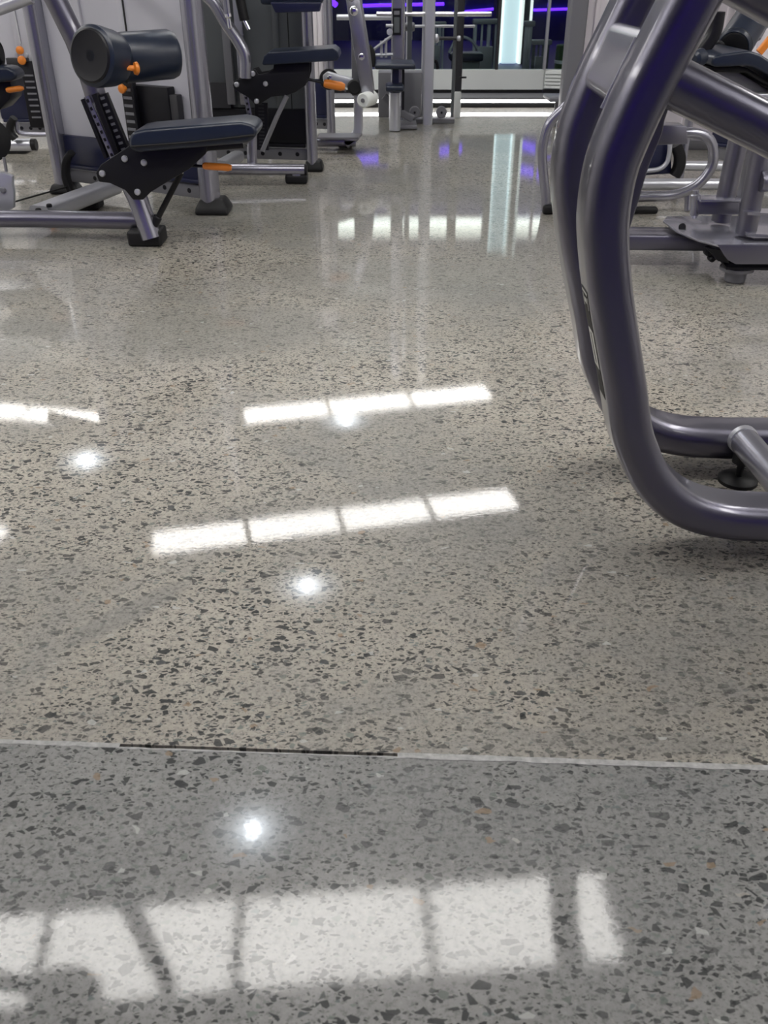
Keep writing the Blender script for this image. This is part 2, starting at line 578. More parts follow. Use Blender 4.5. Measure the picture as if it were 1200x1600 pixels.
# lit bulkhead at the far end of the studio
bk = thing('lit_bulkhead', 'long warm white lit bulkhead high on the far studio wall, mirrored in the floor', 'bulkhead', (0.6, 16.9, 3.0))
obj('cove_panel', MB().box((-1.0, 16.75, 3.02), (3.15, 16.99, 3.24)), 'cove', bk)
obj('cove_edge', MB().box((-1.0, 16.73, 2.97), (3.15, 16.99, 3.02)), 'cove_line', bk)

# frosted lit column in the studio
lc = thing('lit_column', 'tall pale blue frosted lit column standing behind the far glazing', 'column', (1.57, 12.6, 0))
obj('column_body', MB().box((1.455, 12.45, 0), (1.68, 12.75, 2.35)), 'lit_column', lc, .03, 3)
for x0, x1 in ((1.41, 1.452), (1.683, 1.715)):
    obj('white_edge', MB().box((x0, 12.42, 0), (x1, 12.75, 2.4)), 'lit_edge', lc, .004)
obj('corner_strip', MB().box((1.375, 12.40, 0), (1.408, 12.75, 2.42)), 'dark', lc)
obj('corner_strip', MB().box((1.717, 12.40, 0), (1.785, 12.75, 2.42)), 'dark', lc)
obj('edge_rail', MB().box((1.787, 12.38, 0), (1.815, 12.45, 2.42)), 'lit_edge', lc)
obj('top_cap', MB().box((1.375, 12.40, 2.42), (1.815, 12.75, 2.46)), 'dark', lc)

# ------------------------------------------------------------------ lamps of the room
def linear_light(a, b, width, n, label, gaps=(), frame=0.02):
    a, b = V((*a, 2.6)), V((*b, 2.6))
    d = (b - a).normalized()
    s = V((-d.y, d.x, 0)) * width / 2
    L = (b - a).length
    t = thing('linear_ceiling_light', label, 'ceiling light', tuple(lerp(a, b, .5)), 'long lights in the ceiling')
    m = MB()
    for q in (-1, 1):
        m.prism([a + s * q, b + s * q, b + s * q * 1.12, a + s * q * 1.12], (0, 0, 0.02))
    o = obj('side_rail', MB().prism([a - s, b - s, b - s * 1.12, a - s * 1.12], (0, 0, .02)), 'dark', t)
    obj('side_rail', MB().prism([a + s, b + s, b + s * 1.12, a + s * 1.12], (0, 0, .02)), 'dark', t)
    for i in range(n):
        p, q = a + d * (L * i / n + frame), a + d * (L * (i + 1) / n - frame)
        obj('diffuser', MB().prism([p - s, q - s, q + s, p + s], (0, 0, .012)), 'panel', t)
        if i:
            c = a + d * (L * i / n)
            obj('cross_rail', MB().prism([c - s - d * frame, c + s - d * frame, c + s + d * frame, c - s + d * frame], (0, 0, .02)), 'dark', t)
    return t
linear_light((-1.33, 7.61), (1.06, 8.18), .30, 3, 'far linear ceiling light, mirrored as the thin bright bar across the middle of the floor')
linear_light((-1.72, 5.43), (1.05, 6.09), .31, 4, 'middle linear ceiling light, mirrored as the long bar below the thin one')
linear_light((-2.3, 2.16), (1.03, 2.43), .42, 4, 'near linear ceiling light, mirrored as the broad bright patch in front of the joint')
linear_light((-4.3, 7.86), (-2.58, 7.51), .26, 2, 'left linear ceiling light far back, mirrored as the short bar at the left')
linear_light((-3.7, 0.6), (-3.7, 4.6), .42, 5, 'unseen linear fill light added along the left side, outside the picture')  # added fill outside the view, brightens the room and left tube faces
linear_light((2.75, 0.2), (2.75, 3.6), .42, 4, 'unseen linear fill light added along the right wall, outside the picture')  # matching fill added on the other side
linear_light((-4.9, 5.9), (-2.86, 5.5), .30, 2, 'left linear ceiling light mirrored at the left edge of the floor')

for k, (x, y, lab) in enumerate(((-.645, 2.89, 'near round downlight mirrored as the glow in front of the floor joint'), (-.527, 4.91, 'round downlight mirrored as the glow below the long bar'),
                                 (-.36, 7.55, 'far round downlight mirrored on the thin bright bar'), (-2.57, 6.74, 'left round downlight mirrored as the glow at the left'))):
    t = thing('downlight', lab, 'downlight', (x, y, 2.6), 'round ceiling downlights')
    obj('trim_ring', MB().lathe((x, y, 2.622), (x, y, 2.5), [(0, .275), (.016, .275), (.020, .270), (.010, .262)], 32), 'white', t)
    obj('halo_lens', MB().lathe((x, y, 2.612), (x, y, 2.5), [(0, .258), (.004, .262), (.008, .25)], 32), 'spot', t)  # disc made wide enough to carry the painted halo

# violet tubes
def neon(pts, label, r=.02, stands=(), material='neon'):
    t = thing('neon_light', label, 'neon light', tuple(pts[0]), 'violet neon tubes')
    obj('tube', MB().tube(bend(pts, .1), r, 10), material, t)
    for p in stands:
        obj('stand', MB().cyl((p[0], p[1], -.012), p, .012, .002, 8), 'dark', t)
neon([(-.6, 16.965, .50), (1.0, 16.965, .53)], 'low violet neon tube on the far wall, left of the lit column', .025)
neon([(1.15, 16.965, .40), (2.0, 16.965, .47)], 'short low violet neon tube on the far wall, beside the lit column', .02)
neon([(2.5, 16.965, .44), (5.2, 16.965, .52)], 'low violet neon tube on the far wall, right of the lit column', .02)
neon([(-1.12, 13.5, 1.0), (-.62, 13.2, .62)], 'slanting violet neon tube at the left behind the glazing', .035, [(-1.0, 13.44, .92), (-.7, 13.25, .68)])
neon([(2.7, 14.0, .66), (3.3, 13.8, .56), (4.2, 14.0, .66)], 'kinked violet neon tube at the right behind the glazing', .025, [(2.8, 13.97, .64), (4.1, 13.98, .65)])
neon([(2.42, 16.94, 1.65), (3.0, 16.94, 1.80)], 'upper violet neon tube at the right of the far wall', .06)
neon([(2.40, 16.94, 2.06), (2.9, 16.94, 2.18)], 'topmost violet neon tube at the right of the far wall', .06)
neon([(-.5, 16.94, 1.92), (.3, 16.94, 1.86)], 'upper violet neon tube at the left of the far wall', .05)
neon([(1.0, 16.94, 1.78), (1.4, 16.94, 1.72)], 'short upper violet neon tube in the middle of the far wall', .05)
neon([(XL + .3, YF + .4, 1.35), (XR - .2, YF + .4, 1.35)], 'long violet neon tube standing by the wall behind the camera', .03, [(-5, YF + .4, 1.33), (-1.5, YF + .4, 1.33), (2.5, YF + .4, 1.33)], 'rear_neon')
# unseen lamps added to brighten the studio equipment, hidden from the gym by the deep lintel
for x, y in ((1.5, 10.2), (-.6, 10.4)):
    t = thing('studio_fill_lamp', 'unseen fill lamp added on the studio ceiling, ' + ('right one behind the glass' if x > 0 else 'left one behind the glass'), 'ceiling light', (x, y, 3.6), 'added studio fill lamps')
    obj('fill_lamp_body', MB().box((x - .3, y - .12, 3.57), (x + .3, y + .12, 3.6)), 'white', t, .006)
    obj('fill_lamp_diffuser', MB().box((x - .27, y - .09, 3.562), (x + .27, y + .09, 3.572)), 'studio_fill_lamp', t)

# ------------------------------------------------------------------ foreground machine frame on the right
YN, YR = 1.50, 1.85
fm = thing('strength_machine', 'large silver bent-tube machine frame with violet sheen in the right foreground', 'exercise machine', (0.75, 1.68, 0))
track = [(0.530, 1.39), (0.518, 1.34), (0.492, 1.20), (0.478, 1.09), (0.461, 1.0), (0.4283, .9169), (.3974, .843), (.3724, .7675), (.3632, .7262), (.3606, .6714), (.3655, .620),
         (.3837, .535), (.4130, .433), (.4360, .3554), (.4570, .2779), (.4800, .226), (.5110, .172), (.5590, .123), (.6155, .092), (.690, .0750), (.790, .0690)]
def frame_path(y, dx):
    return smooth([(x + dx, y, z) for x, z in track], 5) + [V((1.25 + dx, y, .068))]
sec = rect(.112, .075, .029, 8)
ft = obj('frame_tube', MB().sweep(frame_path(YN, 0), sec, (0, 1, 0)), 'violet_silver', fm)
ft2 = obj('frame_tube', MB().sweep(frame_path(YR, .012), sec, (0, 1, 0)), 'violet_silver', fm)
for y, dx in ((YN, 0), (YR, .012)):
    obj('end_cap', MB().lathe((.527 + dx, y, 1.38), (.556 + dx, y, 1.48), [(0, .04), (.025, .046), (.05, .036), (.06, .015)], 20), 'rubber', fm)
# cross plate welded between the two uprights
a, b = V((.3850, 0, .812)), V((.4255, 0, .9120))
t = (b - a).normalized()
obj('cross_plate', MB().sweep([a + V((-.004, YN + .03, 0)) + t * .055, a + V((.006, YR - .03, 0)) + t * .055], rect(.118, .052, .02, 4), tuple(t)), 'silver', fm)
obj('weld_bead', MB().tube([a + V((-.036, YN + .045, 0)), b + V((-.036, YN + .045, 0))], .003, 6), 'pale_metal', fm)
# side tubes running to the right
obj('side_tube', MB().sweep([(0.4264, 1.52, 0.8616), (0.624, 1.52, 0.7788), (0.8706, 1.52, 0.6762)], obround(.09, .074), (0, 1, 0)), 'violet_silver', fm)
obj('side_tube', MB().sweep([(0.4855, 1.52, 1.0051), (0.5814, 1.52, 0.9629), (0.8125, 1.52, 0.8634)], obround(.09, .066), (0, 1, 0)), 'violet_silver', fm)
obj('gusset_strip', MB().sweep(smooth([(0.4629, 1.6, 0.8066), (0.4594, 1.6, 0.7889), (0.4584, 1.6, 0.7691), (0.4502, 1.6, 0.7388), (0.4423, 1.6, 0.7048), (0.4375, 1.6, 0.671), (0.4307, 1.6, 0.6331), (0.4258, 1.6, 0.6043)], 4), rect(.012, .017, .003), (0, 1, 0)), 'grey', fm)
# cross member and levelling foot on the floor
ct = obj('base_cross_tube', MB().cyl((0.7971, 1.7597, 0.112), (0.8205, 1.4544, 0.1), .031, .006), 'silver', fm)
obj('weld_collar', MB().cyl((0.7964, 1.766, 0.112), (0.7984, 1.7471, 0.112), .033, .003), 'pale_metal', fm)
fx = (0.8116, 1.7669, 0.0)
lf = obj('levelling_foot', MB().lathe((fx[0], fx[1], 0), (fx[0], fx[1], 1), [(0, .044), (.008, .044), (.014, .036), (.016, .008), (.05, .008), (.05, .022), (.085, .022)]), 'rubber', fm)
for x, y in ((1.2, YN), (1.2, YR)):
    obj('levelling_foot', MB().lathe((x, y, 0), (x, y, 1), [(0, .05), (.012, .05), (.02, .04), (.022, .012), (.055, .012)]), 'rubber', fm)
# end post outside the frame carries the side tubes
obj('rear_post', MB().sweep([(1.22, 1.675, .06), (1.22, 1.675, 1.5)], rect(.08, .08, .02), (0, 1, 0)), 'violet_silver', fm)
obj('base_end_tube', MB().sweep([(1.22, 1.46, .085), (1.22, 1.90, .085)], rect(.06, .08, .02), (0, 0, 1)), 'violet_silver', fm)
obj('side_bracket', MB().box((1.17, 1.47, .42), (1.27, 1.66, .98)), 'violet_silver', fm, .01)
# warning label on the flat left face of the near upright
def label_strip(z0, z1, y0, y1, lift, y_slant=0.0):
    pts = [(x, z) for x, z in ((V((p[0], 0, p[2])).x, p[2]) for p in smooth([(x, YN, z) for x, z in track], 24)) if z0 <= z <= z1]
    vs, fs = [], []
    for i, (x, z) in enumerate(pts):
        j, k = max(i - 1, 0), min(i + 1, len(pts) - 1)
        t = V((pts[k][0] - pts[j][0], 0, pts[k][1] - pts[j][1])).normalized()
        n = V((t.z, 0, -t.x))
        if n.x > 0:
            n = -n
        c = V((x, 0, z)) + n * (.0375 + lift)
        d = V((x, 0, z)) + n * (.0368)
        vs += [(c.x, YN + y0, c.z), (c.x, YN + y1, c.z), (d.x, YN + y1, d.z), (d.x, YN + y0, d.z)]
    for i in range(len(pts) - 1):
        for q in range(4):
            w = (q + 1) % 4
            fs.append((i * 4 + q, i * 4 + w, i * 4 + 4 + w, i * 4 + 4 + q))
    fs += [(0, 1, 2, 3), tuple((len(pts) - 1) * 4 + q for q in range(4))]
    return MB().add(vs, fs)
wl = obj('warning_label', label_strip(.345, .545, -.0255, .0225, .0006), 'label', fm)
for z0, z1, y0, y1 in ((.534, .540, -.021, .018), (.505, .509, -.021, .018), (.509, .534, -.021, -.018), (.509, .534, .015, .018), (.516, .530, -.010, .008),
                       (.496, .500, -.021, .018), (.488, .492, -.021, .011), (.400, .474, -.021, .018), (.372, .376, -.021, .006)):
    obj('label_print', label_strip(z0, z1, y0, y1, .0011), 'print', wl)
obj('label_print', label_strip(.406, .468, -.004, .004, .0014), 'label', wl)

# ------------------------------------------------------------------ helpers for seat machines
def seat(parent, pts, y0, y1, bev=.022, name='seat', material='vinyl'):
    o = obj(name, plate(pts, y0, y1), material, parent, bev, 5, sharp=60)
    return o

def foot_block(parent, p, w, d, h, name='rubber_foot'):
    x, y = p[0], p[1]
    m = MB().prism([(x - w / 2, y - d / 2, 0), (x + w / 2, y - d / 2, 0), (x + w / 2, y + d / 2, 0), (x - w / 2, y + d / 2, 0)], (0, 0, h))
    return obj(name, m, 'rubber', parent, min(.014, h * .35), 3)

def post_shoe(parent, p, w, d, w2, d2, h):
    x, y = p[0], p[1]
    m = MB()
    vs = [(x + sx * a / 2, y + sy * b / 2, z) for a, b, z in ((w, d, 0), (w, d, h * .35), (w2, d2, h)) for sx, sy in ((-1, -1), (1, -1), (1, 1), (-1, 1))]
    fs = [(0, 1, 2, 3), (8, 9, 10, 11)] + [(k * 4 + q, k * 4 + (q + 1) % 4, k * 4 + 4 + (q + 1) % 4, k * 4 + 4 + q) for k in (0, 1) for q in range(4)]
    return obj('post_shoe', m.add(vs, fs), 'rubber', parent, .014, 3)

def perforated(parent, a, b, w, th, n, material, slot, name, axis=(0, 1, 0), face=-1):
    """bar with a row of dark slots on its camera side"""
    a, b = V(a), V(b)
    t = (b - a).normalized()
    o = obj(name, MB().sweep([a, b], rect(th, w, .002), axis), material, parent)
    q = t.cross(V(axis)).normalized()
    L = (b - a).length
    m = MB()
    y = V(axis) * face * (th / 2 + .0008)
    for i in range(n):
        s = a + t * (L * (i + .35) / n) + y
        e = a + t * (L * (i + .75) / n) + y
        m.prism([s - q * w * .22, s + q * w * .22, e + q * w * .22, e - q * w * .22], -V(axis) * face * .0025)
    obj(name + '_slots', m, slot, parent if o.parent and o.parent.parent else o, kind='stuff')
    return o

def tower(parent, pr, pl_, z_navy, top=2.1, w=.085, sheet='sheet', navy='navy', ribs=(.2, .45, .72), post='silver', left_post=True):
    """weight tower: two posts, a pale sheet with ribs, a dark lower shroud and a punched sill, between two floor points"""
    pr, pl_ = V(pr), V(pl_)
    d = (pl_ - pr)
    d.z = 0
    L = d.length
    d.normalize()
    n = V((d.y, -d.x, 0))
    if n.y > 0:
        n = -n                                     # towards the camera
    def quad(s0, s1, z0, z1, off, th, name, mtl, par=parent, bevel=0):
        p, q = pr + d * s0 + n * off, pr + d * s1 + n * off
        return obj(name, MB().prism([up(p, z0), up(q, z0), up(q, z1), up(p, z1)], n * -th), mtl, par, bevel)
    obj('upright', MB().sweep([up(pr, .03), up(pr, top)], obround(w * 1.25, w), tuple(n)), post, parent)
    if left_post:
        obj('upright', MB().sweep([up(pl_, .03), up(pl_, top)], obround(w * 1.25, w), tuple(n)), post, parent)
    sh = quad(w * .4, L - w * .4, z_navy - .02, top, -.02, .02, 'rear_sheet', sheet)
    for s in ribs:
        quad(L * s, L * s + .035, z_navy + .001, top - .01, -.006, .016, 'sheet_rib', sheet, sh, .004)
    nv = quad(w * .4, L - w * .4, .14, z_navy, .0, .05, 'lower_shroud', navy, parent, .012)
    quad(w * .6, L - w * .6, .125, .145, .008, .03, 'shroud_rim', navy, nv, .006)
    sill = quad(w * .3, L - w * .3, .055, .118, -.01, .05, 'sill_beam', 'grey', parent, .004)
    for i in range(5):
        c = pr + d * (L * (.14 + .16 * i)) + n * -.01
        obj('sill_hole', MB().cyl(up(c, .087) + n * -.004, up(c, .087) + n * .0015, .012, .001, 12), 'black', sill)
    return pr, d, n, L, quad

# ------------------------------------------------------------------ left machine with the near seat
m1 = thing('leg_machine', 'left foreground seated leg machine with navy roller pads and a slanted navy seat', 'exercise machine', (-1.05, 4.1, 0))
obj('base_tube', MB().sweep([(-2.1086, 3.93, 0.0853), (-1.4988, 3.93, 0.0826), (-1.0369, 3.88, 0.0862)], obround(.075, .072), (0, 1, 0)), 'violet_silver', m1)
obj('front_leg', MB().sweep([(-1.0637, 3.83, 0.2958), (-1.0231, 3.82, 0.1786), (-0.9851, 3.8, 0.0336)], obround(.09, .082), (0, 1, 0)), 'silver', m1)
foot_block(m1, (-1.0139, 3.8466, 0.0), .145, .13, .066)
obj('floor_beam', MB().sweep([(-1.5373, 4.0579, 0.075), (-1.3663, 4.6486, 0.075)], rect(.10, .07, .02), (1, 0, 0)), 'pale_metal', m1)
for p in ((-1.5011, 3.9548, 0.112), (-1.4815, 4.0405, 0.112)):
    bolt(m1, p, (0, 0, 1), .013, 'black')
foot_block(m1, (-1.4492, 4.5083, 0.0), .11, .12, .05)
pr, d, n, L, quad = tower(m1, (-0.8354, 4.4134, 0.0), (-1.6829, 4.8787, 0.0), .285, top=1.55, ribs=(.42, .70))
post_shoe(m1, (-0.8251, 4.4268, 0.0), .16, .17, .11, .11, .07)
post_shoe(m1, (-1.6829, 4.8787, 0.0), .14, .14, .11, .11, .05)
quad(.16, .42, .29, .545, .035, .05, 'weight_stack', 'black', m1, .004)
quad(.115, .16, .29, .515, .03, .04, 'stack_side_plate', 'dark', m1, .004)
st = quad(.335, .405, .22, .60, .075, .03, 'selector_strip', 'black', m1, .003)
for i in range(9):
    z = .25 + i * .034
    quad(.345, .395, z, z + .012, .0785, .006, 'number_tab', 'grey', st)
c = pr + d * .372 + n * .08
obj('selector_knob', MB().lathe(up(c, .535), up(c, .535) + n * 1, [(0, .010), (.012, .011), (.018, .020), (.028, .020), (.032, .014)], 20), 'orange', m1)
quad(.365, .371, .60, 1.5, .03, .006, 'cable', 'rubber', m1)
# bumper on the left edge of the shroud
obj('shroud_bumper', MB().sweep(smooth([(-1.5666, 4.72, 0.2236), (-1.6002, 4.72, 0.1812), (-1.6173, 4.72, 0.1075), (-1.6007, 4.72, 0.0388), (-1.5708, 4.72, 0.0231)], 5), rect(.07, .03, .01), (0, 1, 0)), 'rubber', m1)
# seat and bracket
seat(m1, [(-0.9909, 3.68, 0.4459), (-0.9726, 3.68, 0.469), (-0.9243, 3.68, 0.4781), (-0.5512, 3.68, 0.5055), (-0.5077, 3.68, 0.4964), (-0.4897, 3.68, 0.4736), (-0.5018, 3.68, 0.4436), (-0.533, 3.68, 0.4274), (-0.9665, 3.68, 0.3923), (-0.9944, 3.68, 0.4064)], 3.68, 3.90, .020)
obj('seat_piping', MB().tube([(-0.9847, 3.677, 0.4162), (-0.746, 3.677, 0.4325), (-0.5029, 3.677, 0.4579)], .004, 8), 'rubber', m1)
br = [(-1.1578, 3.74, 0.3075), (-1.132, 3.74, 0.3391), (-1.0422, 3.74, 0.3895), (-1.003, 3.74, 0.4133), (-0.693, 3.74, 0.4227), (-0.7077, 3.74, 0.38), (-0.7805, 3.74, 0.3221), (-0.8741, 3.74, 0.2731), (-0.9468, 3.74, 0.2334), (-0.9823, 3.74, 0.2033), (-1.0241, 3.74, 0.2033), (-1.0497, 3.74, 0.2409), (-1.1076, 3.74, 0.2682), (-1.1508, 3.74, 0.2731)]
for y in (3.735, 3.905):
    bp = obj('bracket_plate', plate(br, y, y + .012), 'black', m1, .004)
    if y < 3.8:
        for q in ((-1.131, 3.735, 0.306), (-1.0325, 3.735, 0.3617), (-0.9581, 3.735, 0.3472), (-1.0001, 3.735, 0.2344)):
            o = bolt(bp, q, r=.013)
obj('pivot_barrel', MB().cyl((-1.0041, 3.75, 0.2314), (-1.0523, 3.93, 0.1945), .03), 'black', m1)
obj('under_seat_rail', MB().sweep([(-0.9618, 3.83, 0.3846), (-0.5593, 3.83, 0.4113)], rect(.16, .03, .008), (0, 1, 0)), 'black', m1)
# gas strut, trigger rod and grip
g = obj('gas_strut', MB().tube([(-0.8287, 3.8, 0.2964), (-0.9467, 3.8, 0.1182)], .012), 'rubber', m1)
obj('strut_rod', MB().tube([(-0.8107, 3.8, 0.3162), (-0.8351, 3.8, 0.2864)], .007), 'chrome', g)
obj('ball_joint', MB().cyl((-0.946, 3.8, 0.1234), (-0.9697, 3.8, 0.0867), .019), 'black', g)
obj('trigger_rod', MB().tube([(-0.8047, 3.76, 0.3234), (-0.773, 3.76, 0.3307), (-0.7165, 3.76, 0.3283)], .006), 'black', m1)
obj('orange_grip', MB().lathe((-0.7292, 3.76, 0.3307), (-0.6216, 3.76, 0.3234), [(0, .010), (.01, .014), (.10, .0145), (.115, .010)], 16), 'orange', m1)
# slanted rails beside the seat
perforated(m1, (-1.2179, 3.98, 0.5621), (-1.1456, 3.98, 0.3249), .024, .03, 8, 'silver', 'black', 'slotted_rail')
obj('rail_edge', MB().sweep([(-1.2328, 3.98, 0.5525), (-1.1727, 3.98, 0.3249)], rect(.05, .016, .003), (0, 1, 0)), 'black', m1)
obj('rail_edge', MB().sweep([(-1.1792, 3.97, 0.5727), (-1.1203, 3.97, 0.3317)], rect(.05, .022, .003), (0, 1, 0)), 'black', m1)
perforated(m1, (-1.1566, 3.99, 0.5682), (-1.0886, 3.99, 0.3232), .042, .04, 10, 'black', 'grey', 'ribbed_rail')
# swinging arm from above that carries the rollers
obj('lever_arm', MB().sweep([(-1.3801, 4.02, 1.0511), (-1.2962, 4.02, 0.9127), (-1.2403, 4.02, 0.7638), (-1.2063, 4.02, 0.6341), (-1.191, 4.02, 0.5383)], obround(.09, .085), (0, 1, 0)), 'violet_silver', m1)
obj('pivot_bar', MB().tube([(-1.3801, 4.02, 1.0511), (-1.60, 4.93, 1.30)], .03), 'violet_silver', m1)
obj('thigh_bar', MB().sweep([(-1.6291, 3.9, 0.845), (-1.4732, 3.9, 0.8793), (-1.3474, 3.9, 0.9174)], obround(.05, .05), (0, 1, 0)), 'pale_metal', m1)
ax0, ax1 = (-1.0666, 3.6, 0.7371), (-1.0102, 3.72, 0.7177)
r1 = obj('roller_pad', MB().lathe(ax0, ax1, [(0, .088), (.003, .097), (.010, .103), (.03, .104), (.10, .097), (.125, .090), (.14, .075)], 36), 'vinyl', m1)
obj('roller_end_cap', MB().lathe(ax0, ax1, [(.0, .02), (-.003, .070), (-.006, .084), (-.002, .090), (.006, .092)], 32), 'black', r1)
ax2, ax3 = (-1.0115, 3.78, 0.7153), (-0.8148, 3.9, 0.722)
l2 = (V(ax3) - V(ax2)).length
r2 = obj('roller_pad', MB().lathe(ax2, ax3, [(0, .074), (.006, .084), (.02, .088), (l2 - .03, .088), (l2 - .01, .080), (l2, .060)], 36), 'vinyl', m1)
obj('roller_end_cap', MB().lathe(ax2, ax3, [(-.02, .06), (-.006, .078), (.004, .083), (.010, .0875)], 32), 'rubber', r2)
obj('roller_axle', MB().cyl((-1.0295, 3.72, 0.7177), (-1.0021, 3.8, 0.7138), .05), 'black', m1)
pk = obj('pull_pin', MB().lathe((-0.9554, 3.64, 0.6942), (-0.9229, 3.66, 0.6904), [(0, .009), (.03, .010), (.034, .021), (.044, .023), (.05, .015)], 16), 'orange', m1)

# ------------------------------------------------------------------ far left machine, cut by the frame edge
m0 = thing('chest_machine', 'seated machine cut by the left picture edge, navy seat with orange lever', 'exercise machine', (-2.2, 5.0, 0))
seat(m0, [(-1.971, 4.4, 0.6355), (-1.6854, 4.4, 0.6355), (-1.6545, 4.4, 0.6201), (-1.6463, 4.4, 0.5917), (-1.6791, 4.4, 0.5735), (-1.9913, 4.4, 0.5579)], 4.4, 4.52, .02)
obj('bracket_plate', plate([(-1.9224, 4.45, 0.5687), (-1.7005, 4.45, 0.5713), (-1.6993, 4.45, 0.537), (-1.7234, 4.45, 0.4943), (-1.7744, 4.45, 0.4512), (-1.9641, 4.45, 0.402)], 4.45, 4.62), 'black', m0, .006)
obj('knob', MB().cyl((-1.7585, 4.5, 0.6792), (-1.7324, 4.5, 0.6792), .05, .02), 'rubber', m0)
obj('orange_grip', MB().lathe((-1.7223, 4.44, 0.5354), (-1.6506, 4.44, 0.5433), [(0, .008), (.01, .013), (.065, .012), (.08, .007)], 16), 'orange', m0)
obj('cam_wheel', MB().lathe((-1.7946, 4.3, 0.3472), (-1.8364, 4.4, 0.332) , [(0, .07), (.012, .095), (.05, .095), (.062, .07)], 32), 'rubber', m0)
obj('seat_post', MB().sweep([up((-1.9762, 4.54, 0.5005), .04), (-1.9762, 4.54, 0.5005)], rect(.07, .07, .015), (0, 1, 0)), 'silver', m0)
ap = obj('anchor_plate', plate([(-1.824, 4.02, 0.2609), (-1.6428, 4.02, 0.2556), (-1.6103, 4.02, 0.2399), (-1.6173, 4.02, 0.2081), (-1.6187, 4.02, 0.176), (-1.6336, 4.02, 0.1083), (-1.6746, 4.02, 0.0891), (-1.871, 4.02, 0.0726)], 4.02, 4.05), 'pale_metal', m1, .004)
bolt(ap, (-1.6617, 4.02, 0.1841), r=.014, material='grey')
obj('cable_clip', MB().sweep([(-1.6409, 4.05, 0.313), (-1.6427, 4.05, 0.2554)], rect(.012, .012, .003), (0, 1, 0)), 'grey', m1)
obj('cable', MB().tube([(-1.6391, 4.04, 0.1285), (-1.6062, 4.75, 0.058)], .004, 8), 'rubber', m1)
pr, d, n, L, quad = tower(m0, (-2.2259, 6.479, 0.0), (-2.6115, 6.479, 0.0), .33, top=1.45, ribs=(.36,), left_post=False, w=.06)
quad(.10, .34, .335, .475, .03, .04, 'weight_stack', 'dark', m0, .004)
quad(.10, .24, .475, .515, .03, .04, 'weight_stack_top', 'dark', m0, .004)
st = quad(.05, .15, .10, .50, .07, .03, 'selector_strip', 'black', m0, .004)
for i in range(8):
    z = .16 + i * .036
    quad(.065, .125, z, z + .010, .074, .006, 'number_tab', 'grey', st)
c = pr + d * .11 + n * .08
for z, r in ((.508, .026), (.565, .024)):
    obj('selector_knob', MB().lathe(up(c, z), up(c, z) + n, [(0, r * .6), (.012, r), (.026, r), (.032, r * .6)], 20), 'orange', m0)
    obj('selector_collar', MB().cyl(up(c, .535) + n * -.01 + d * (.03 if z > .55 else -.03), up(c, .535) + n * .02 + d * (.03 if z > .55 else -.03), .014), 'pale_metal', m0)
obj('stack_rod', MB().tube([up(c, .60) + n * -.02, up(c, 1.4) + n * -.02], .006, 8), 'chrome', m0)
obj('base_tube', MB().cyl((-2.4923, 5.75, 0.098), (-2.1418, 5.75, 0.098), .035), 'pale_metal', m0)
obj('tube_plug', MB().cyl((-2.1457, 5.75, 0.098), (-2.1145, 5.75, 0.098), .034), 'rubber', m0)
foot_block(m0, (-2.3608, 6.079, 0.0), .15, .13, .06)
obj('shroud_bumper', MB().sweep(smooth([(-2.1986, 5.7, 0.2551), (-2.2308, 5.7, 0.2129), (-2.2363, 5.7, 0.1704), (-2.2165, 5.7, 0.1382)], 5), rect(.06, .035, .01), (0, 1, 0)), 'rubber', m0)
obj('shroud_lip', MB().tube(smooth([(-2.1956, 5.72, 0.2314), (-2.1987, 5.72, 0.1817), (-2.1718, 5.72, 0.1639), (-2.0801, 5.72, 0.1603), (-1.9723, 5.72, 0.1603)], 5), .014), 'silver', m0)

# ------------------------------------------------------------------ second seated machine, further back
m2 = thing('leg_machine', 'second seated leg machine behind the first, slim navy seat over black bracket', 'exercise machine', (-.75, 5.2, 0))
obj('base_tube', MB().sweep([(-0.9278, 5.1, 0.0756), (-0.4343, 5.1, 0.0723)], obround(.065, .06), (0, 1, 0)), 'silver', m2)
obj('tube_plug', MB().cyl((-0.4378, 5.1, 0.0723), (-0.4203, 5.1, 0.0723), .03), 'rubber', m2)
obj('foot_stem', MB().sweep([(-0.4803, 5.1, 0.0623), (-0.4792, 5.1, 0.0155)], rect(.05, .05, .01), (0, 1, 0)), 'silver', m2)
foot_block(m2, (-0.4824, 5.1278, 0.0), .12, .11, .05)
obj('front_leg', MB().sweep([(-0.7106, 5.14, 0.2775), (-0.7264, 5.14, 0.075)], obround(.06, .055), (0, 1, 0)), 'silver', m2)
obj('side_beam', MB().sweep([(-0.8806, 5.0376, 0.1), (-0.8308, 5.3463, 0.1)], rect(.07, .06, .02), (1, 0, 0)), 'pale_metal', m2)
pr, d, n, L, quad = tower(m2, (-0.4164, 5.4583, 0.0), (-1.0597, 5.557, 0.0), .33, top=1.27, sheet='dim_sheet', navy='black', ribs=(.25, .60), w=.062, left_post=False)
post_shoe(m2, (-0.4102, 5.4778, 0.0), .11, .13, .085, .10, .06)
for k in (0, 1):
    quad(.355 + .075 * k, .40 + .075 * k, .35, 1.25, .03, .03, 'sheet_frame', 'grey' if k else 'silver', m2, .004)
quad(.10, .105, .33, 1.25, .02, .006, 'cable', 'rubber', m2)
quad(.46, .60, .33, .46, .02, .05, 'weight_stack', 'dark', m2)
seat(m2, [(-0.613, 4.95, 0.6014), (-0.6009, 4.95, 0.6357), (-0.5774, 4.95, 0.6528), (-0.2546, 4.95, 0.6726), (-0.2296, 4.95, 0.6556), (-0.2239, 4.95, 0.63), (-0.2371, 4.95, 0.6157), (-0.6038, 4.95, 0.5957)], 4.95, 5.22, .016)
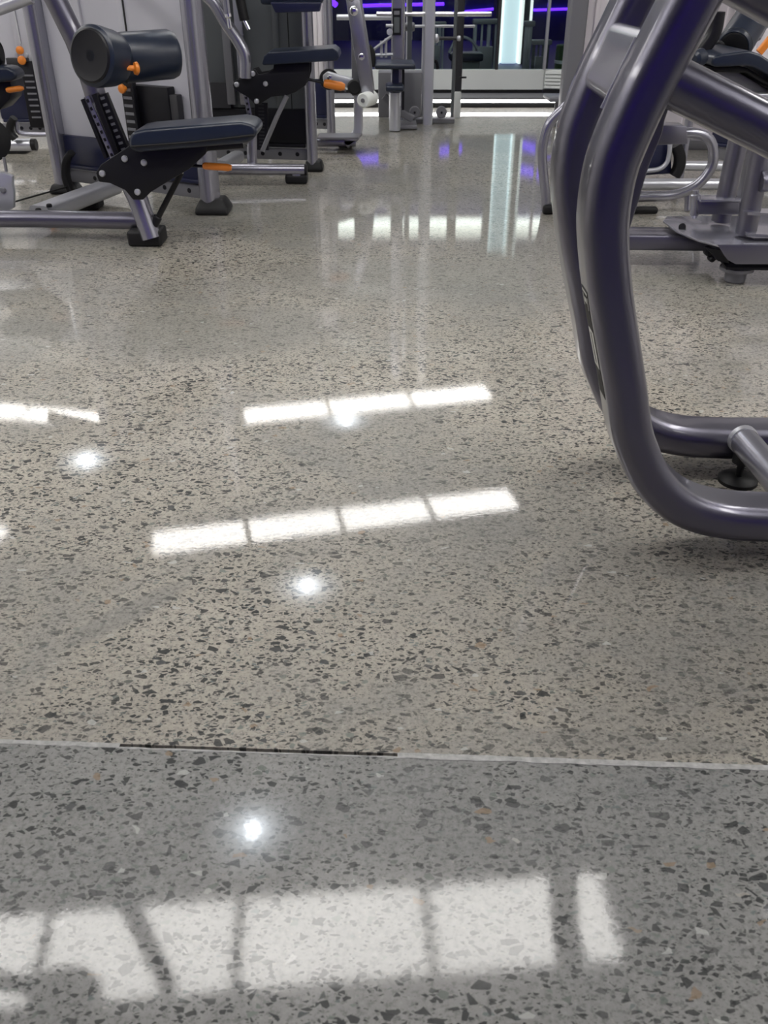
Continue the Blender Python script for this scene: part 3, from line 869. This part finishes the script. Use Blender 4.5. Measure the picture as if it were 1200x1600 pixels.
seat(m2, [(-0.6279, 4.98, 1.0374), (-0.2971, 4.98, 1.0374), (-0.3035, 4.98, 0.8622), (-0.3572, 4.98, 0.8513), (-0.6137, 4.98, 0.8567)], 5.05, 5.17, .014, 'backrest')
obj('backrest_plate', plate([(-0.5591, 5.18, 0.8679), (-0.3088, 5.18, 0.8679), (-0.3168, 5.18, 0.8283), (-0.5359, 5.18, 0.8226)], 5.0, 5.05), 'navy', m2, .005)
br = [(-0.7765, 5.02, 0.5016), (-0.7615, 5.02, 0.5223), (-0.6947, 5.02, 0.5371), (-0.686, 5.02, 0.5636), (-0.656, 5.02, 0.5724), (-0.6414, 5.02, 0.5489), (-0.5984, 5.02, 0.5548), (-0.5646, 5.02, 0.5724), (-0.5598, 5.02, 0.5958), (-0.3772, 5.02, 0.6045), (-0.3793, 5.02, 0.5548), (-0.4016, 5.02, 0.4986), (-0.4559, 5.02, 0.4657), (-0.5031, 5.02, 0.4507), (-0.5829, 5.02, 0.4446), (-0.6452, 5.02, 0.4083), (-0.6746, 5.02, 0.4144), (-0.7024, 5.02, 0.4416), (-0.7403, 5.02, 0.4627), (-0.7718, 5.02, 0.4807)]
for y in (5.01, 5.16):
    bp = obj('bracket_plate', plate(br, y, y + .012), 'black', m2, .003)
    if y < 5.1:
        for q in ((-0.7553, 5.01, 0.5026), (-0.6693, 5.01, 0.5528), (-0.6073, 5.01, 0.5055), (-0.6593, 5.01, 0.4246)):
            bolt(bp, q, r=.013)
obj('trigger_rod', MB().tube([(-0.401, 5.03, 0.5273), (-0.3031, 5.03, 0.5065)], .007), 'black', m2)
obj('orange_grip', MB().lathe((-0.3097, 5.03, 0.5065), (-0.2211, 5.03, 0.4916), [(0, .016), (.012, .021), (.09, .022), (.11, .014)], 16), 'orange', m2)
obj('trigger_tip', MB().tube([(-0.231, 5.03, 0.4916), (-0.1992, 5.05, 0.4716)], .007), 'grey', m2)
perforated(m2, (-0.7403, 5.2, 0.4341), (-0.7189, 5.2, 0.2691), .026, .02, 6, 'silver', 'black', 'slotted_rail')
perforated(m2, (-0.6658, 5.24, 0.3919), (-0.6762, 5.24, 0.1514), .07, .02, 14, 'black', 'dark', 'selector_strip')
obj('support_strut', MB().tube([(-0.5012, 5.0, 0.4499), (-0.5606, 5.0, 0.3466), (-0.6457, 5.0, 0.1839)], .012), 'grey', m2)
obj('curved_tube', MB().tube(smooth([(-0.904, 5.0, 0.9265), (-0.8351, 5.0, 0.867), (-0.7864, 5.0, 0.7846), (-0.7302, 5.0, 0.7005), (-0.7006, 5.0, 0.632), (-0.7055, 5.0, 0.5331)], 6), .030), 'silver', m2)
cr = obj('push_rod', MB().tube([(-0.7669, 4.94, 0.959), (-0.7614, 4.94, 0.82)], .018), 'silver', m2)
obj('ball_joint', MB().lathe((-0.7604, 4.94, 0.8308), (-0.7565, 4.94, 0.7707), [(0, .012), (.008, .018), (.022, .018), (.03, .010), (.07, .010), (.075, .006)], 14), 'chrome', m2)
gs = obj('gas_strut', MB().tube([(-0.7105, 4.98, 0.9321), (-0.688, 4.98, 0.791)], .024), 'rubber', m2)
obj('strut_rod', MB().tube([(-0.688, 4.98, 0.791), (-0.669, 4.98, 0.7522)], .011), 'chrome', gs)

# ------------------------------------------------------------------ third machine with the plate swing arm
m3 = thing('swing_arm_machine', 'silver machine with a bolted plate swing arm ending in a white roller', 'exercise machine', (-.25, 6.3, 0))
pr, d, n, L, quad = tower(m3, (-0.3675, 6.6416, 0.0), (-0.7283, 6.7542, 0.0), .37, top=1.5, sheet='lilac_sheet', navy='navy', ribs=(.12, .22, .33), w=.055, left_post=False)
obj('base_plate', MB().prism([(-0.4169, 5.9938, 0.09), (-0.1619, 5.9938, 0.09), (-0.1414, 6.1725, 0.09), (-0.4158, 6.1725, 0.09)], (0, 0, .012)), 'grey', m3)
obj('base_tube', MB().sweep([(-0.4528, 6.2, 0.0431), (-0.1845, 6.2, 0.0431)], rect(.07, .05, .012), (0, 1, 0)), 'silver', m3)
obj('bent_leg', MB().sweep(bend([(-0.1902, 6.2, 0.432), (-0.163, 6.2, 0.3549), (-0.167, 6.2, 0.0898), (-0.2518, 6.2, 0.0352)], .07, 6), rect(.07, .06, .012), (0, 1, 0)), 'pale_metal', m3)
foot_block(m3, (-0.2562, 6.2982, 0.0), .10, .10, .06)
la = obj('link_arm', plate([(-0.382, 6.1, 0.4447), (-0.3495, 6.1, 0.4662), (-0.1874, 6.1, 0.4232), (-0.1844, 6.1, 0.3653), (-0.3758, 6.1, 0.3943)], 6.1, 6.15), 'pale_metal', m3, .008)
bolt(la, (-0.3387, 6.1, 0.4304), r=.018, material='chrome')
obj('hub_plate', MB().lathe((-0.3474, 6.18, 0.4156), (-0.3542, 6.3, 0.4043), [(0, .06), (.02, .062), (.04, .06)], 24), 'rubber', m3)
obj('bearing_block', MB().lathe((-0.183, 6.06, 0.3839), (-0.1872, 6.2, 0.3697), [(0, .035), (.01, .045), (.06, .045), (.07, .03)], 20), 'rubber', m3)
sa = obj('swing_arm', MB().prism([(-0.2295, 6.02, 0.8856), (-0.1505, 6.02, 0.8856), (-0.1187, 6.02, 0.7139), (-0.0934, 6.02, 0.5431), (-0.0596, 6.02, 0.3376), (-0.1351, 6.02, 0.3304), (-0.1857, 6.02, 0.6052)], (0, .02, 0)), 'silver', m3, .004)
obj('arm_rear_plate', MB().prism([(-0.2066, 6.12, 0.8837), (-0.1377, 6.12, 0.8837), (-0.1015, 6.12, 0.6749), (-0.0829, 6.12, 0.5637), (-0.0564, 6.12, 0.3413), (-0.1211, 6.12, 0.3266), (-0.2018, 6.12, 0.3266), (-0.2003, 6.12, 0.6126)], (0, .02, 0)), 'grey', m3, .004)
for q, r in (((-0.1784, 6.02, 0.7972), .026), ((-0.1361, 6.02, 0.5535), .020), ((-0.1923, 6.02, 0.8628), .018)):
    bolt(sa, q, r=r, material='chrome')
rl = obj('white_roller', MB().lathe((-0.1296, 5.94, 0.3214), (-0.0684, 6.1, 0.3215), [(0, .036), (.006, .042), (.05, .043), (.15, .043), (.17, .036)], 24), 'white', m3)
obj('roller_hub', MB().lathe((-0.1296, 5.94, 0.3214), (-0.0684, 6.1, 0.3215), [(-.006, .012), (.004, .014)], 14), 'grey', rl)

# ------------------------------------------------------------------ pulldown station in the middle
m4 = thing('pulldown_station', 'narrow grey pulldown station with two small padded seats in the middle distance', 'exercise machine', (.08, 7.1, 0))
obj('pedestal', MB().sweep([up((0.0794, 6.98, 0.0621), .006), (0.0788, 6.98, 0.1476), (0.0781, 6.98, 0.2571)], obround(.12, .082), (0, 1, 0)), 'pale_metal', m4, 0)
foot_block(m4, (0.0802, 7.0209, 0.0), .075, .12, .02)
seat(m4, [(0.009, 6.86, 0.274), (0.0135, 6.86, 0.3107), (0.1395, 6.86, 0.3107), (0.1444, 6.86, 0.274)], 6.84, 7.1, .014, 'knee_pad')
seat(m4, [(-0.0673, 6.9, 0.4082), (-0.0626, 6.9, 0.4444), (0.2192, 6.9, 0.4444), (0.2244, 6.9, 0.4082)], 6.9, 7.28, .016, 'seat')
obj('seat_column', MB().box(((0.06, 7.05, 0.3084)[0], 7.0, (0.0602, 7.05, 0.2749)[2]), ((0.1062, 7.05, 0.3084)[0], 7.06, (0.0596, 7.05, 0.3995)[2])), 'navy', m4)
obj('seat_bracket', MB().box(((0.1284, 7.0, 0.3133)[0], 7.0, (0.1303, 7.0, 0.1367)[2]), ((0.1467, 7.0, 0.3133)[0], 7.05, (0.1272, 7.0, 0.4201)[2])), 'black', m4)
obj('seat_rail', MB().sweep([(0.0, 7.1, 0.2188), (0.1228, 7.1, 0.107), (0.2134, 7.1, 0.0635)], rect(.04, .05, .01), (0, 1, 0)), 'grey', m4)
obj('tower_column', MB().sweep([up((0.0989, 7.36, 0.5758), .02), up((0.0989, 7.36, 0.5758), 2.1)], rect(.08, .092, .012), (0, 1, 0)), 'silver', m4)
cw = (0.0928, 7.315, 0.6849)
sp = obj('guide_slot', MB().sweep([(0.0934, 7.31, 0.5993), (0.0921, 7.31, 0.7697)], rect(.01, .062, .004), (0, 1, 0)), 'black', m4)
obj('guide_carriage', MB().sweep([(0.0932, 7.303, 0.6161), (0.0924, 7.303, 0.7137)], rect(.008, .040, .003), (0, 1, 0)), 'dim_sheet', sp)
obj('guide_carriage', MB().sweep([(0.0923, 7.303, 0.7298), (0.0921, 7.303, 0.7539)], rect(.008, .040, .003), (0, 1, 0)), 'grey', sp)
obj('side_rod', MB().tube([up((0.1455, 7.36, 0.6173), .02), up((0.1455, 7.36, 0.6173), 2.1)], .008, 8), 'chrome', m4)
obj('dark_panel', MB().box(((0.1751, 7.5, 0.3961)[0], 7.5, (0.1751, 7.5, 0.3961)[2]), ((0.2091, 7.5, 0.3961)[0], 7.53, 1.4)), 'dim_sheet', m4)
obj('foot_lever', MB().sweep(smooth([(-0.1186, 7.1, 0.5344), (-0.0916, 7.1, 0.4938), (-0.0922, 7.1, 0.4118)], 4), rect(.05, .06, .012), (0, 1, 0)), 'rubber', m4)
for a, b in (((-0.0788, 7.2, 0.5114), (0.0552, 7.2, 0.6013)), ((-0.0699, 7.22, 0.477), (0.0652, 7.22, 0.4811)), ((-0.0185, 7.22, 0.5676), (-0.0187, 7.22, 0.4604)), ((0.0139, 7.22, 0.5839), (0.014, 7.22, 0.4604)), ((0.0137, 7.2, 0.6658), (0.0641, 7.2, 0.6658))):
    obj('linkage_bar', MB().tube([a, b], .010, 8), 'pale_metal', m4)
obj('linkage_joint', MB().cyl((0.0413, 7.19, 0.6261), (0.0416, 7.25, 0.623), .022), 'pale_metal', m4)
obj('rear_base_box', MB().box(((-0.0451, 7.62, 0.2072)[0], 7.6, .01), ((0.2955, 7.62, 0.2072)[0], 7.8, (0.0, 7.6, 0.3305)[2])), 'grey', m4, .01)
obj('base_rail', MB().box(((0.1219, 7.3, 0.0371)[0] - .06, 7.02, .004), ((0.2437, 7.3, 0.0371)[0], 7.62, .03)), 'grey', m4, .004)

# ------------------------------------------------------------------ rack with rollers at its foot
m5 = thing('cable_rack', 'pale square-tube rack with two dark roller wheels at the foot and a bright bar', 'exercise machine', (.38, 7.3, 0))
obj('rack_post', MB().sweep([up((0.3328, 7.3075, 0.0), .0), up((0.3328, 7.3075, 0.0), 2.15)], rect(.075, .072, .01), (0, 1, 0)), 'pale_metal', m5)
obj('rack_post', MB().sweep([up((0.3115, 7.75, 0.3759), .0), up((0.3115, 7.75, 0.3759), 2.15)], rect(.05, .034, .008), (0, 1, 0)), 'pale_metal', m5)
obj('foot_rail', MB().box(((0.1328, 7.6524, 0.0)[0], 7.34, 0), ((0.5413, 7.6524, 0.0)[0], 7.42, .03)), 'grey', m5, .006)
obj('foot_rail', MB().box(((0.1328, 7.6524, 0.0)[0], 7.33, .03), ((0.5413, 7.6524, 0.0)[0], 7.36, .042)), 'pale_metal', m5, .003)
for c in ((0.2332, 7.3, 0.0818), (0.4372, 7.3, 0.0818)):
    w = obj('roller_wheel', MB().lathe(c, V(c) + V((0, .05, 0)), [(0, .036), (.006, .041), (.044, .041), (.05, .036)], 24), 'grey', m5)
    obj('wheel_hub', MB().lathe(c, V(c) + V((0, .05, 0)), [(-.006, .008), (.004, .010)], 12), 'black', w)
obj('thin_pole', MB().cyl(up((0.5275, 7.442, 0.0), 0), up((0.5275, 7.442, 0.0), 2.1), .013, .002, 12), 'dim_sheet', m5)
obj('dark_pole', MB().sweep([(0.5832, 7.7, 0.1712), up((0.5832, 7.7, 0.1712), 2.1)], rect(.05, .055, .01), (0, 1, 0)), 'dark', m5)
obj('pole_shoe', MB().box(((0.5572, 7.68, 0.155)[0], 7.64, 0), ((0.6078, 7.68, 0.155)[0], 7.74, (0.5811, 7.68, 0.1872)[2])), 'white', m5, .006)
obj('bright_bar', MB().cyl((-0.0567, 7.48, 0.7274), (0.7938, 7.48, 0.7274), .016), 'chrome', m5)
obj('cross_bar', MB().cyl((-0.3652, 7.8, 0.6942), (0.0839, 7.8, 0.6942), .020), 'pale_metal', m5)
obj('cross_bar', MB().cyl((0.2202, 7.7, 0.6383), (0.695, 7.7, 0.6383), .010), 'pale_metal', m5)
hb = obj('handle_bar', MB().cyl((0.3787, 7.4, 0.5735), (0.568, 7.4, 0.5735), .012), 'dark', m5)
obj('handle_knob', MB().cyl((0.3682, 7.38, 0.5747), (0.406, 7.38, 0.5747), .030, .012), 'pale_metal', hb)
obj('handle_knob', MB().cyl((0.5382, 7.38, 0.5747), (0.5665, 7.38, 0.5747), .018, .006), 'pale_metal', hb)
obj('stop_peg', MB().cyl((0.5902, 7.66, 0.2892), (0.6452, 7.66, 0.2892), .007), 'black', m5)
obj('upright_sleeve', MB().sweep([(0.1995, 7.6, 0.5534), (0.1962, 7.6, 0.7647)], rect(.02, .03, .006), (0, 1, 0)), 'pale_metal', m5)
obj('clamp', MB().cyl((0.1546, 7.6, 0.6388), (0.232, 7.6, 0.6388), .03, .008), 'grey', m5)
obj('low_handle', MB().tube(smooth([(0.3298, 7.5, 0.4308), (0.3933, 7.5, 0.4134), (0.4096, 7.5, 0.3612)], 4), .012), 'black', m5)

# ------------------------------------------------------------------ low bench by the glazing
bn = thing('low_bench', 'low dark grey flat bench beside the slatted vent, partly behind the bent tubes', 'bench', (1.55, 7.4, 0))
tp = (1.1499, 7.2, 0.1991)
obj('bench_top', MB().box((1.22, 7.15, tp[2] - .028), (1.98, 7.45, tp[2])), 'grey', bn, .008)
for p in ((1.30, 7.2), (1.44, 7.41), (1.9, 7.2), (1.9, 7.41)):
    obj('leg', MB().cyl((p[0], p[1], 0), (p[0], p[1], tp[2] - .026), .027), 'grey', bn)

# ------------------------------------------------------------------ curved tube machine behind the foreground frame
mb = thing('strength_machine', 'silver round-tube machine standing behind the large bent-tube frame', 'exercise machine', (1.1, 4.4, 0))
obj('frame_tube', MB().tube(smooth([(0.7821, 4.4, 0.015), (0.7711, 4.4, 0.0981), (0.7486, 4.4, 0.2082), (0.7395, 4.4, 0.3042), (0.7602, 4.4, 0.3979), (0.8234, 4.4, 0.468), (0.936, 4.4, 0.5735), (1.0909, 4.4, 0.6964)], 6), .022), 'silver', mb)
foot_block(mb, (0.7929, 4.4001, 0.0), .06, .08, .045)
obj('loop_tube', MB().tube(smooth([(1.0434, 4.4, 0.0746), (1.2578, 4.4, 0.0775), (1.3943, 4.4, 0.0864), (1.4929, 4.4, 0.1332), (1.5443, 4.4, 0.2139), (1.5349, 4.4, 0.293), (1.4955, 4.4, 0.343), (1.4361, 4.4, 0.3596), (1.3798, 4.4, 0.3596)], 6), .024), 'silver', mb)
obj('junction_box', plate([(1.2263, 4.36, 0.4034), (1.3762, 4.36, 0.398), (1.3957, 4.36, 0.3215), (1.2402, 4.36, 0.316)], 4.34, 4.46), 'violet_silver', mb, .006)
obj('support_leg', MB().cyl(up((1.4798, 4.4402, 0.0), 0), (1.47, 4.45, 0.0879), .016), 'silver', mb)
obj('floor_tube', MB().cyl((1.253, 4.7, 0.0741), (1.7119, 4.7, 0.0741), .028), 'pale_metal', mb)
mw = thing('weight_tower', 'white-sheeted weight tower with a navy shroud, behind the navy seat at the right edge', 'weight tower', (2.0, 5.0, 0))
obj('floor_tube', MB().cyl((1.6534, 5.2, 0.0744), (2.2822, 5.2, 0.0676), .026), 'pale_metal', mw)
obj('shroud', plate([(1.2774, 4.85, 0.2637), (1.4739, 4.85, 0.2637), (1.5026, 4.85, 0.0956), (1.3041, 4.85, 0.0829)], 4.85, 5.1), 'navy', mw, .015)
obj('shroud_lip', MB().tube(smooth([(1.3581, 4.82, 0.1169), (1.4228, 4.82, 0.1264), (1.4573, 4.82, 0.1576), (1.4621, 4.82, 0.2071), (1.4561, 4.82, 0.2621)], 5), .012), 'pale_metal', mw)
obj('shroud_bumper', MB().sweep(smooth([(1.4947, 4.84, 0.2407), (1.5241, 4.84, 0.1852), (1.5273, 4.84, 0.129), (1.5111, 4.84, 0.088)], 5), rect(.07, .05, .012), (0, 1, 0)), 'rubber', mw)
obj('rear_upright', MB().sweep([up((1.5767, 4.95, 0.1794), .0), up((1.5767, 4.95, 0.1794), .9)], rect(.06, .03, .008), (0, 1, 0)), 'silver', mw)
foot_block(mb, (1.2389, 4.4001, 0.0), .16, .05, .03)

# ------------------------------------------------------------------ pivot machine with the floor plate
mr = thing('pivot_machine', 'grey machine with a floor plate carrying two leaning posts, right behind the big frame', 'exercise machine', (1.3, 3.5, 0))
obj('base_beam', MB().sweep([(0.9127, 3.55, 0.0972), (1.332, 3.55, 0.0922)], rect(.14, .062, .012), (0, 1, 0)), 'violet_silver', mr)
pl2 = [(1.1126, 3.6092, 0.15), (1.1485, 3.6846, 0.15), (1.2765, 3.6956, 0.15), (1.7194, 3.6956, 0.15), (1.5313, 3.2343, 0.15), (1.2186, 3.2431, 0.15), (1.166, 3.3147, 0.15), (1.127, 3.4273, 0.15)]
fp = obj('floor_plate', MB().prism(pl2, (0, 0, -.008)), 'silver', mr, .002)
obj('plate_skirt', plate([(1.2034, 3.215, 0.1574), (1.2344, 3.215, 0.1183), (1.2516, 3.215, 0.1021), (1.2824, 3.215, 0.0881), (1.5622, 3.215, 0.0881), (1.5452, 3.215, 0.1551)], 3.215, 3.225), 'violet_silver', fp, .002)
obj('plate_screw', MB().cyl((1.1593, 3.5044, 0.148), (1.1487, 3.4749, 0.16), .014, .003, 10), 'black', fp)
obj('post', MB().cyl((1.3244, 3.56, 0.1591), (1.3332, 3.56, 0.5216), .037), 'violet_silver', mr)
obj('post', MB().cyl((1.3522, 3.36, 0.162), (1.3439, 3.36, 0.5277), .038), 'violet_silver', mr)
for y, z in (((1.3274, 3.34, 0.2455), 0), ((1.3437, 3.34, 0.1693), 0)):
    obj('post_lug', MB().prism([V(y) + V((-.01, -.05, 0)), V(y) + V((.2, -.05, -.01)), V(y) + V((.2, .03, -.01)), V(y) + V((-.01, .03, 0))], (0, 0, .010)), 'silver', mr)
ar = obj('pivot_arm', plate([(1.1955, 3.54, 0.2531), (1.36, 3.54, 0.2459), (1.37, 3.54, 0.1979), (1.2106, 3.54, 0.1979)], 3.50, 3.57), 'violet_silver', mr, .006)
obj('arm_cover', MB().box(((1.2049, 3.54, 0.2554)[0], 3.49, (1.2067, 3.54, 0.2459)[2]), ((1.3728, 3.54, 0.2554)[0], 3.58, (1.2049, 3.54, 0.2554)[2])), 'silver', ar, .003)
obj('pivot_pin', MB().lathe((1.2087, 3.53, 0.1784), (1.1956, 3.53, 0.2764), [(0, .008), (.012, .014), (.014, .018), (.088, .019), (.092, .012), (.105, .012)], 18), 'silver', ar)
hub = (1.3227, 3.3, -0.0013)
obj('hub_barrel', MB().lathe((hub[0], 3.30, 0.0), (hub[0], 3.30, 1), [(0, .034), (.004, .038), (.042, .040), (.044, .062), (.056, .062), (.058, .045), (.08, .045)], 28), 'grey', mr)
obj('plate_underside', MB().prism([(1.2585, 3.2375, 0.07), (1.5459, 3.2211, 0.07), (1.5665, 3.2838, 0.09), (1.2493, 3.301, 0.09)], (0, 0, -.008)), 'black', mr)
for i, (q, r) in enumerate((((1.2213, 3.34, 0.1008), .018), ((1.2428, 3.34, 0.0889), .020), ((1.2323, 3.33, 0.0772), .012))):
    obj('adjuster_knob', MB().lathe(V(q), V(q) + V((0, -1, 0)), [(-.02, r), (.01, r), (.016, r * .6)], 8), 'black', mr)
obj('chain_guard', MB().prism([(1.1858, 3.275, 0.13), (1.2403, 3.2402, 0.13), (1.2731, 3.252, 0.08), (1.228, 3.25, 0.09)], (0, .02, 0)), 'black', mr)
obj('stub_tube', MB().cyl((1.3498, 3.32, 0.3547), (1.4556, 3.32, 0.3635), .036), 'violet_silver', mr)
# padded seat above, roller and lever
seat(mr, [(1.1994, 3.75, 0.7067), (1.2043, 3.75, 0.7327), (1.2364, 3.75, 0.7412), (1.3308, 3.75, 0.752), (1.3717, 3.75, 0.7412), (1.5977, 3.75, 0.6277), (1.5977, 3.75, 0.5874), (1.3615, 3.75, 0.698), (1.3266, 3.75, 0.7024), (1.2156, 3.75, 0.698)], 3.62, 3.98, .022)
obj('seat_pan', plate([(1.1927, 3.72, 0.694), (1.3173, 3.72, 0.6983), (1.3525, 3.72, 0.6918), (1.5991, 3.72, 0.5728), (1.5926, 3.72, 0.5593), (1.3513, 3.72, 0.6744), (1.2003, 3.72, 0.6788)], 3.66, 3.94), 'rubber', mr, .006)
obj('seat_frame', plate([(1.2087, 3.7, 0.6784), (1.3186, 3.7, 0.6827), (1.4591, 3.7, 0.615), (1.4554, 3.7, 0.5885), (1.3232, 3.7, 0.637), (1.2238, 3.7, 0.6501)], 3.70, 3.92), 'grey', mr, .006)
obj('adjust_bar', MB().sweep([(1.3834, 3.68, 0.5951), (1.6007, 3.68, 0.5995)], rect(.05, .02, .005), (0, 1, 0)), 'pale_metal', mr)
obj('seat_knob', MB().cyl((1.1227, 3.6, 0.7226), (1.1705, 3.64, 0.7321), .030, .010), 'vinyl', mr)
obj('back_rod', MB().sweep(smooth([(1.2629, 3.85, 0.8682), (1.2616, 3.85, 0.7998), (1.2363, 3.85, 0.7519), (1.1923, 3.85, 0.6944)], 5), rect(.08, .05, .015), (0, 1, 0)), 'black', mr)
rp0, rp1 = (1.3861, 3.95, 0.741), (1.5669, 4.25, 0.8731)
rl = obj('roller_pad', MB().lathe(rp0, V(rp1), [(0, .060), (.008, .067), (.02, .070), (.55, .070), (.56, .05)], 32), 'vinyl', mr)
obj('roller_end_cap', MB().lathe(rp0, rp1, [(-.004, .050), (.004, .062), (.014, .0695)], 28), 'rubber', rl)
obj('roller_backing', plate([(1.2948, 4.0, 0.7423), (1.3314, 4.0, 0.765), (1.4396, 4.0, 0.7377), (1.4425, 4.0, 0.724)], 3.96, 4.04), 'black', mr, .004)
obj('orange_lever', MB().sweep([(1.3217, 3.5, 0.7545), (1.3388, 3.5, 0.7785), (1.3523, 3.5, 0.7983)], rect(.02, .026, .006), (0, 1, 0)), 'orange', mr)
obj('lever_rod', MB().tube([(1.346, 3.5, 0.7864), (1.4949, 3.5, 0.9895)], .008), 'black', mr)
obj('seat_stem', MB().sweep([up((1.5037, 3.8, 0.5819), .15), (1.5016, 3.8, 0.591)], rect(.08, .07, .015), (0, 1, 0)), 'violet_silver', mr)
pr, d, n, L, quad = tower(mw, (2.5132, 4.9593, 0.0), (1.8908, 5.557, 0.0), .33, top=1.6, sheet='lilac_sheet', ribs=(.35, .55, .78), w=.06, left_post=False)
obj('guide_bar', MB().sweep([(1.5636, 4.2, 0.7579), (1.677, 4.3, 0.9414)], rect(.03, .03, .006), (0, 1, 0)), 'grey', mr)

# ------------------------------------------------------------------ weight tower behind the far upright
mt = thing('weight_tower', 'white-sided weight tower with a dark grey corner post, just left of the bent tubes', 'weight tower', (1.5, 6.2, 0))
gp = (1.1819, 6.2, 0.6427)
obj('corner_post', MB().sweep([up(gp, 0), up(gp, 2.1)], rect(.12, .11, .015), (0, 1, 0)), 'grey', mt)
obj('side_sheet', MB().box((gp[0] + .055, 6.22, .06), (gp[0] + 1.36, 6.26, 2.1)), 'lilac_sheet', mt)
for s in (.11, .30, .48, .75, .92, 1.1):
    obj('sheet_rib', MB().box((gp[0] + s, 6.20, .06), (gp[0] + s + .03, 6.22, 2.1)), 'lilac_sheet', mt, .004)
obj('sill_beam', MB().box((gp[0] - .05, 6.16, 0), (gp[0] + 1.44, 6.3, .06)), 'grey', mt, .006)
obj('corner_post', MB().sweep([(gp[0] + 1.40, 6.2, 0), (gp[0] + 1.40, 6.2, 2.1)], rect(.10, .08, .015), (0, 1, 0)), 'grey', mt)

# ------------------------------------------------------------------ equipment seen in the dim studio
def studio_tower(x, y, w, h, label, mtl='pale_metal', n=4):
    t = thing('cable_column', label, 'exercise machine', (x, y, 0))
    obj('foot', MB().box((x - w / 2, y - .15, -.01), (x + w / 2, y + .25, .04)), 'dim_sheet', t, .008)
    for i in range(n):
        px = x - w / 2 + .02 + (w - .04) * i / (n - 1)
        obj('guide_rod', MB().cyl((px, y, .03), (px, y, h), .012 if i % 2 else .02, .002, 10), mtl, t)
    obj('top_cap', MB().box((x - w / 2 - .01, y - .05, h - .05), (x + w / 2 + .01, y + .05, h)), 'grey', t, .01)
    obj('weight_block', MB().box((x - w / 2 + .045, y - .04, .05), (x + w / 2 - .045, y + .04, h * .55)), 'grey', t, .004)
    return t
studio_tower(1.07, 10.6, .26, .57, 'silver rod column behind the glass left of the lit column')
studio_tower(.60, 11.2, .16, .52, 'narrow rod column behind the glass, further left of the lit column')
studio_tower(1.50, 10.4, .09, .56, 'thin silver rod column behind the glass right of the lit column')
studio_tower(1.72, 10.9, .20, .36, 'short rod column behind the glass below the violet tubes', 'dim_sheet')
sb = thing('padded_bench', 'dark padded bench behind the glass beside the rack', 'bench', (.78, 9.6, 0))
obj('frame', MB().box((.66, 9.5, -.01), (.92, 9.7, .26)), 'dim_sheet', sb, .01)
obj('pad', MB().box((.63, 9.45, .26), (.95, 9.75, .33)), 'vinyl', sb, .02)
obj('handle', MB().tube(smooth([(.62, 9.5, .33), (.70, 9.5, .46), (.82, 9.5, .44), (.9, 9.5, .36)], 5), .014), 'pale_metal', sb)
gm = thing('green_mat_roll', 'dull green rolled mat standing dimly behind the glass at the right', 'mat', (1.84, 10.0, 0))
obj('mat_body', MB().lathe((1.84, 10.0, 0), (1.84, 10.0, 1), [(-.01, .10), (0.0, .11), (.36, .11), (.37, .10)], 24), 'green', gm)
obj('mat_strap', MB().lathe((1.84, 10.0, .2), (1.84, 10.0, 1), [(0, .108), (.002, .114), (.03, .114), (.032, .108)], 24), 'white', gm)

# ------------------------------------------------------------------ unseen press machine, added for the dark shapes mirrored in the near bright patch
lm = thing('unseen_press_machine', 'unseen tube press machine added left of the picture for the dark shapes mirrored there', 'exercise machine', (-1.3, 1.35, 0))
obj('post', MB().sweep([(-1.3, 1.35, .04), (-1.3, 1.35, 1.5)], obround(.10, .07), (0, 1, 0)), 'violet_silver', lm)
foot_block(lm, (-1.3, 1.35), .3, .3, .045)
obj('press_arm', MB().tube(bend([(-1.3, 1.38, .90), (-.74, 1.40, .92), (-.655, 1.40, 1.02), (-.595, 1.40, 1.40)], .1), .026), 'violet_silver', lm)
obj('pad_arm', MB().tube([(-1.3, 1.33, 1.15), (-.80, 1.24, 1.15)], .022), 'violet_silver', lm)
obj('round_pad', MB().lathe((-.777, 1.12, 1.15), (-.777, 1.3, 1.15), [(0, .05), (.02, .074), (.14, .078), (.16, .05)], 28), 'vinyl', lm)
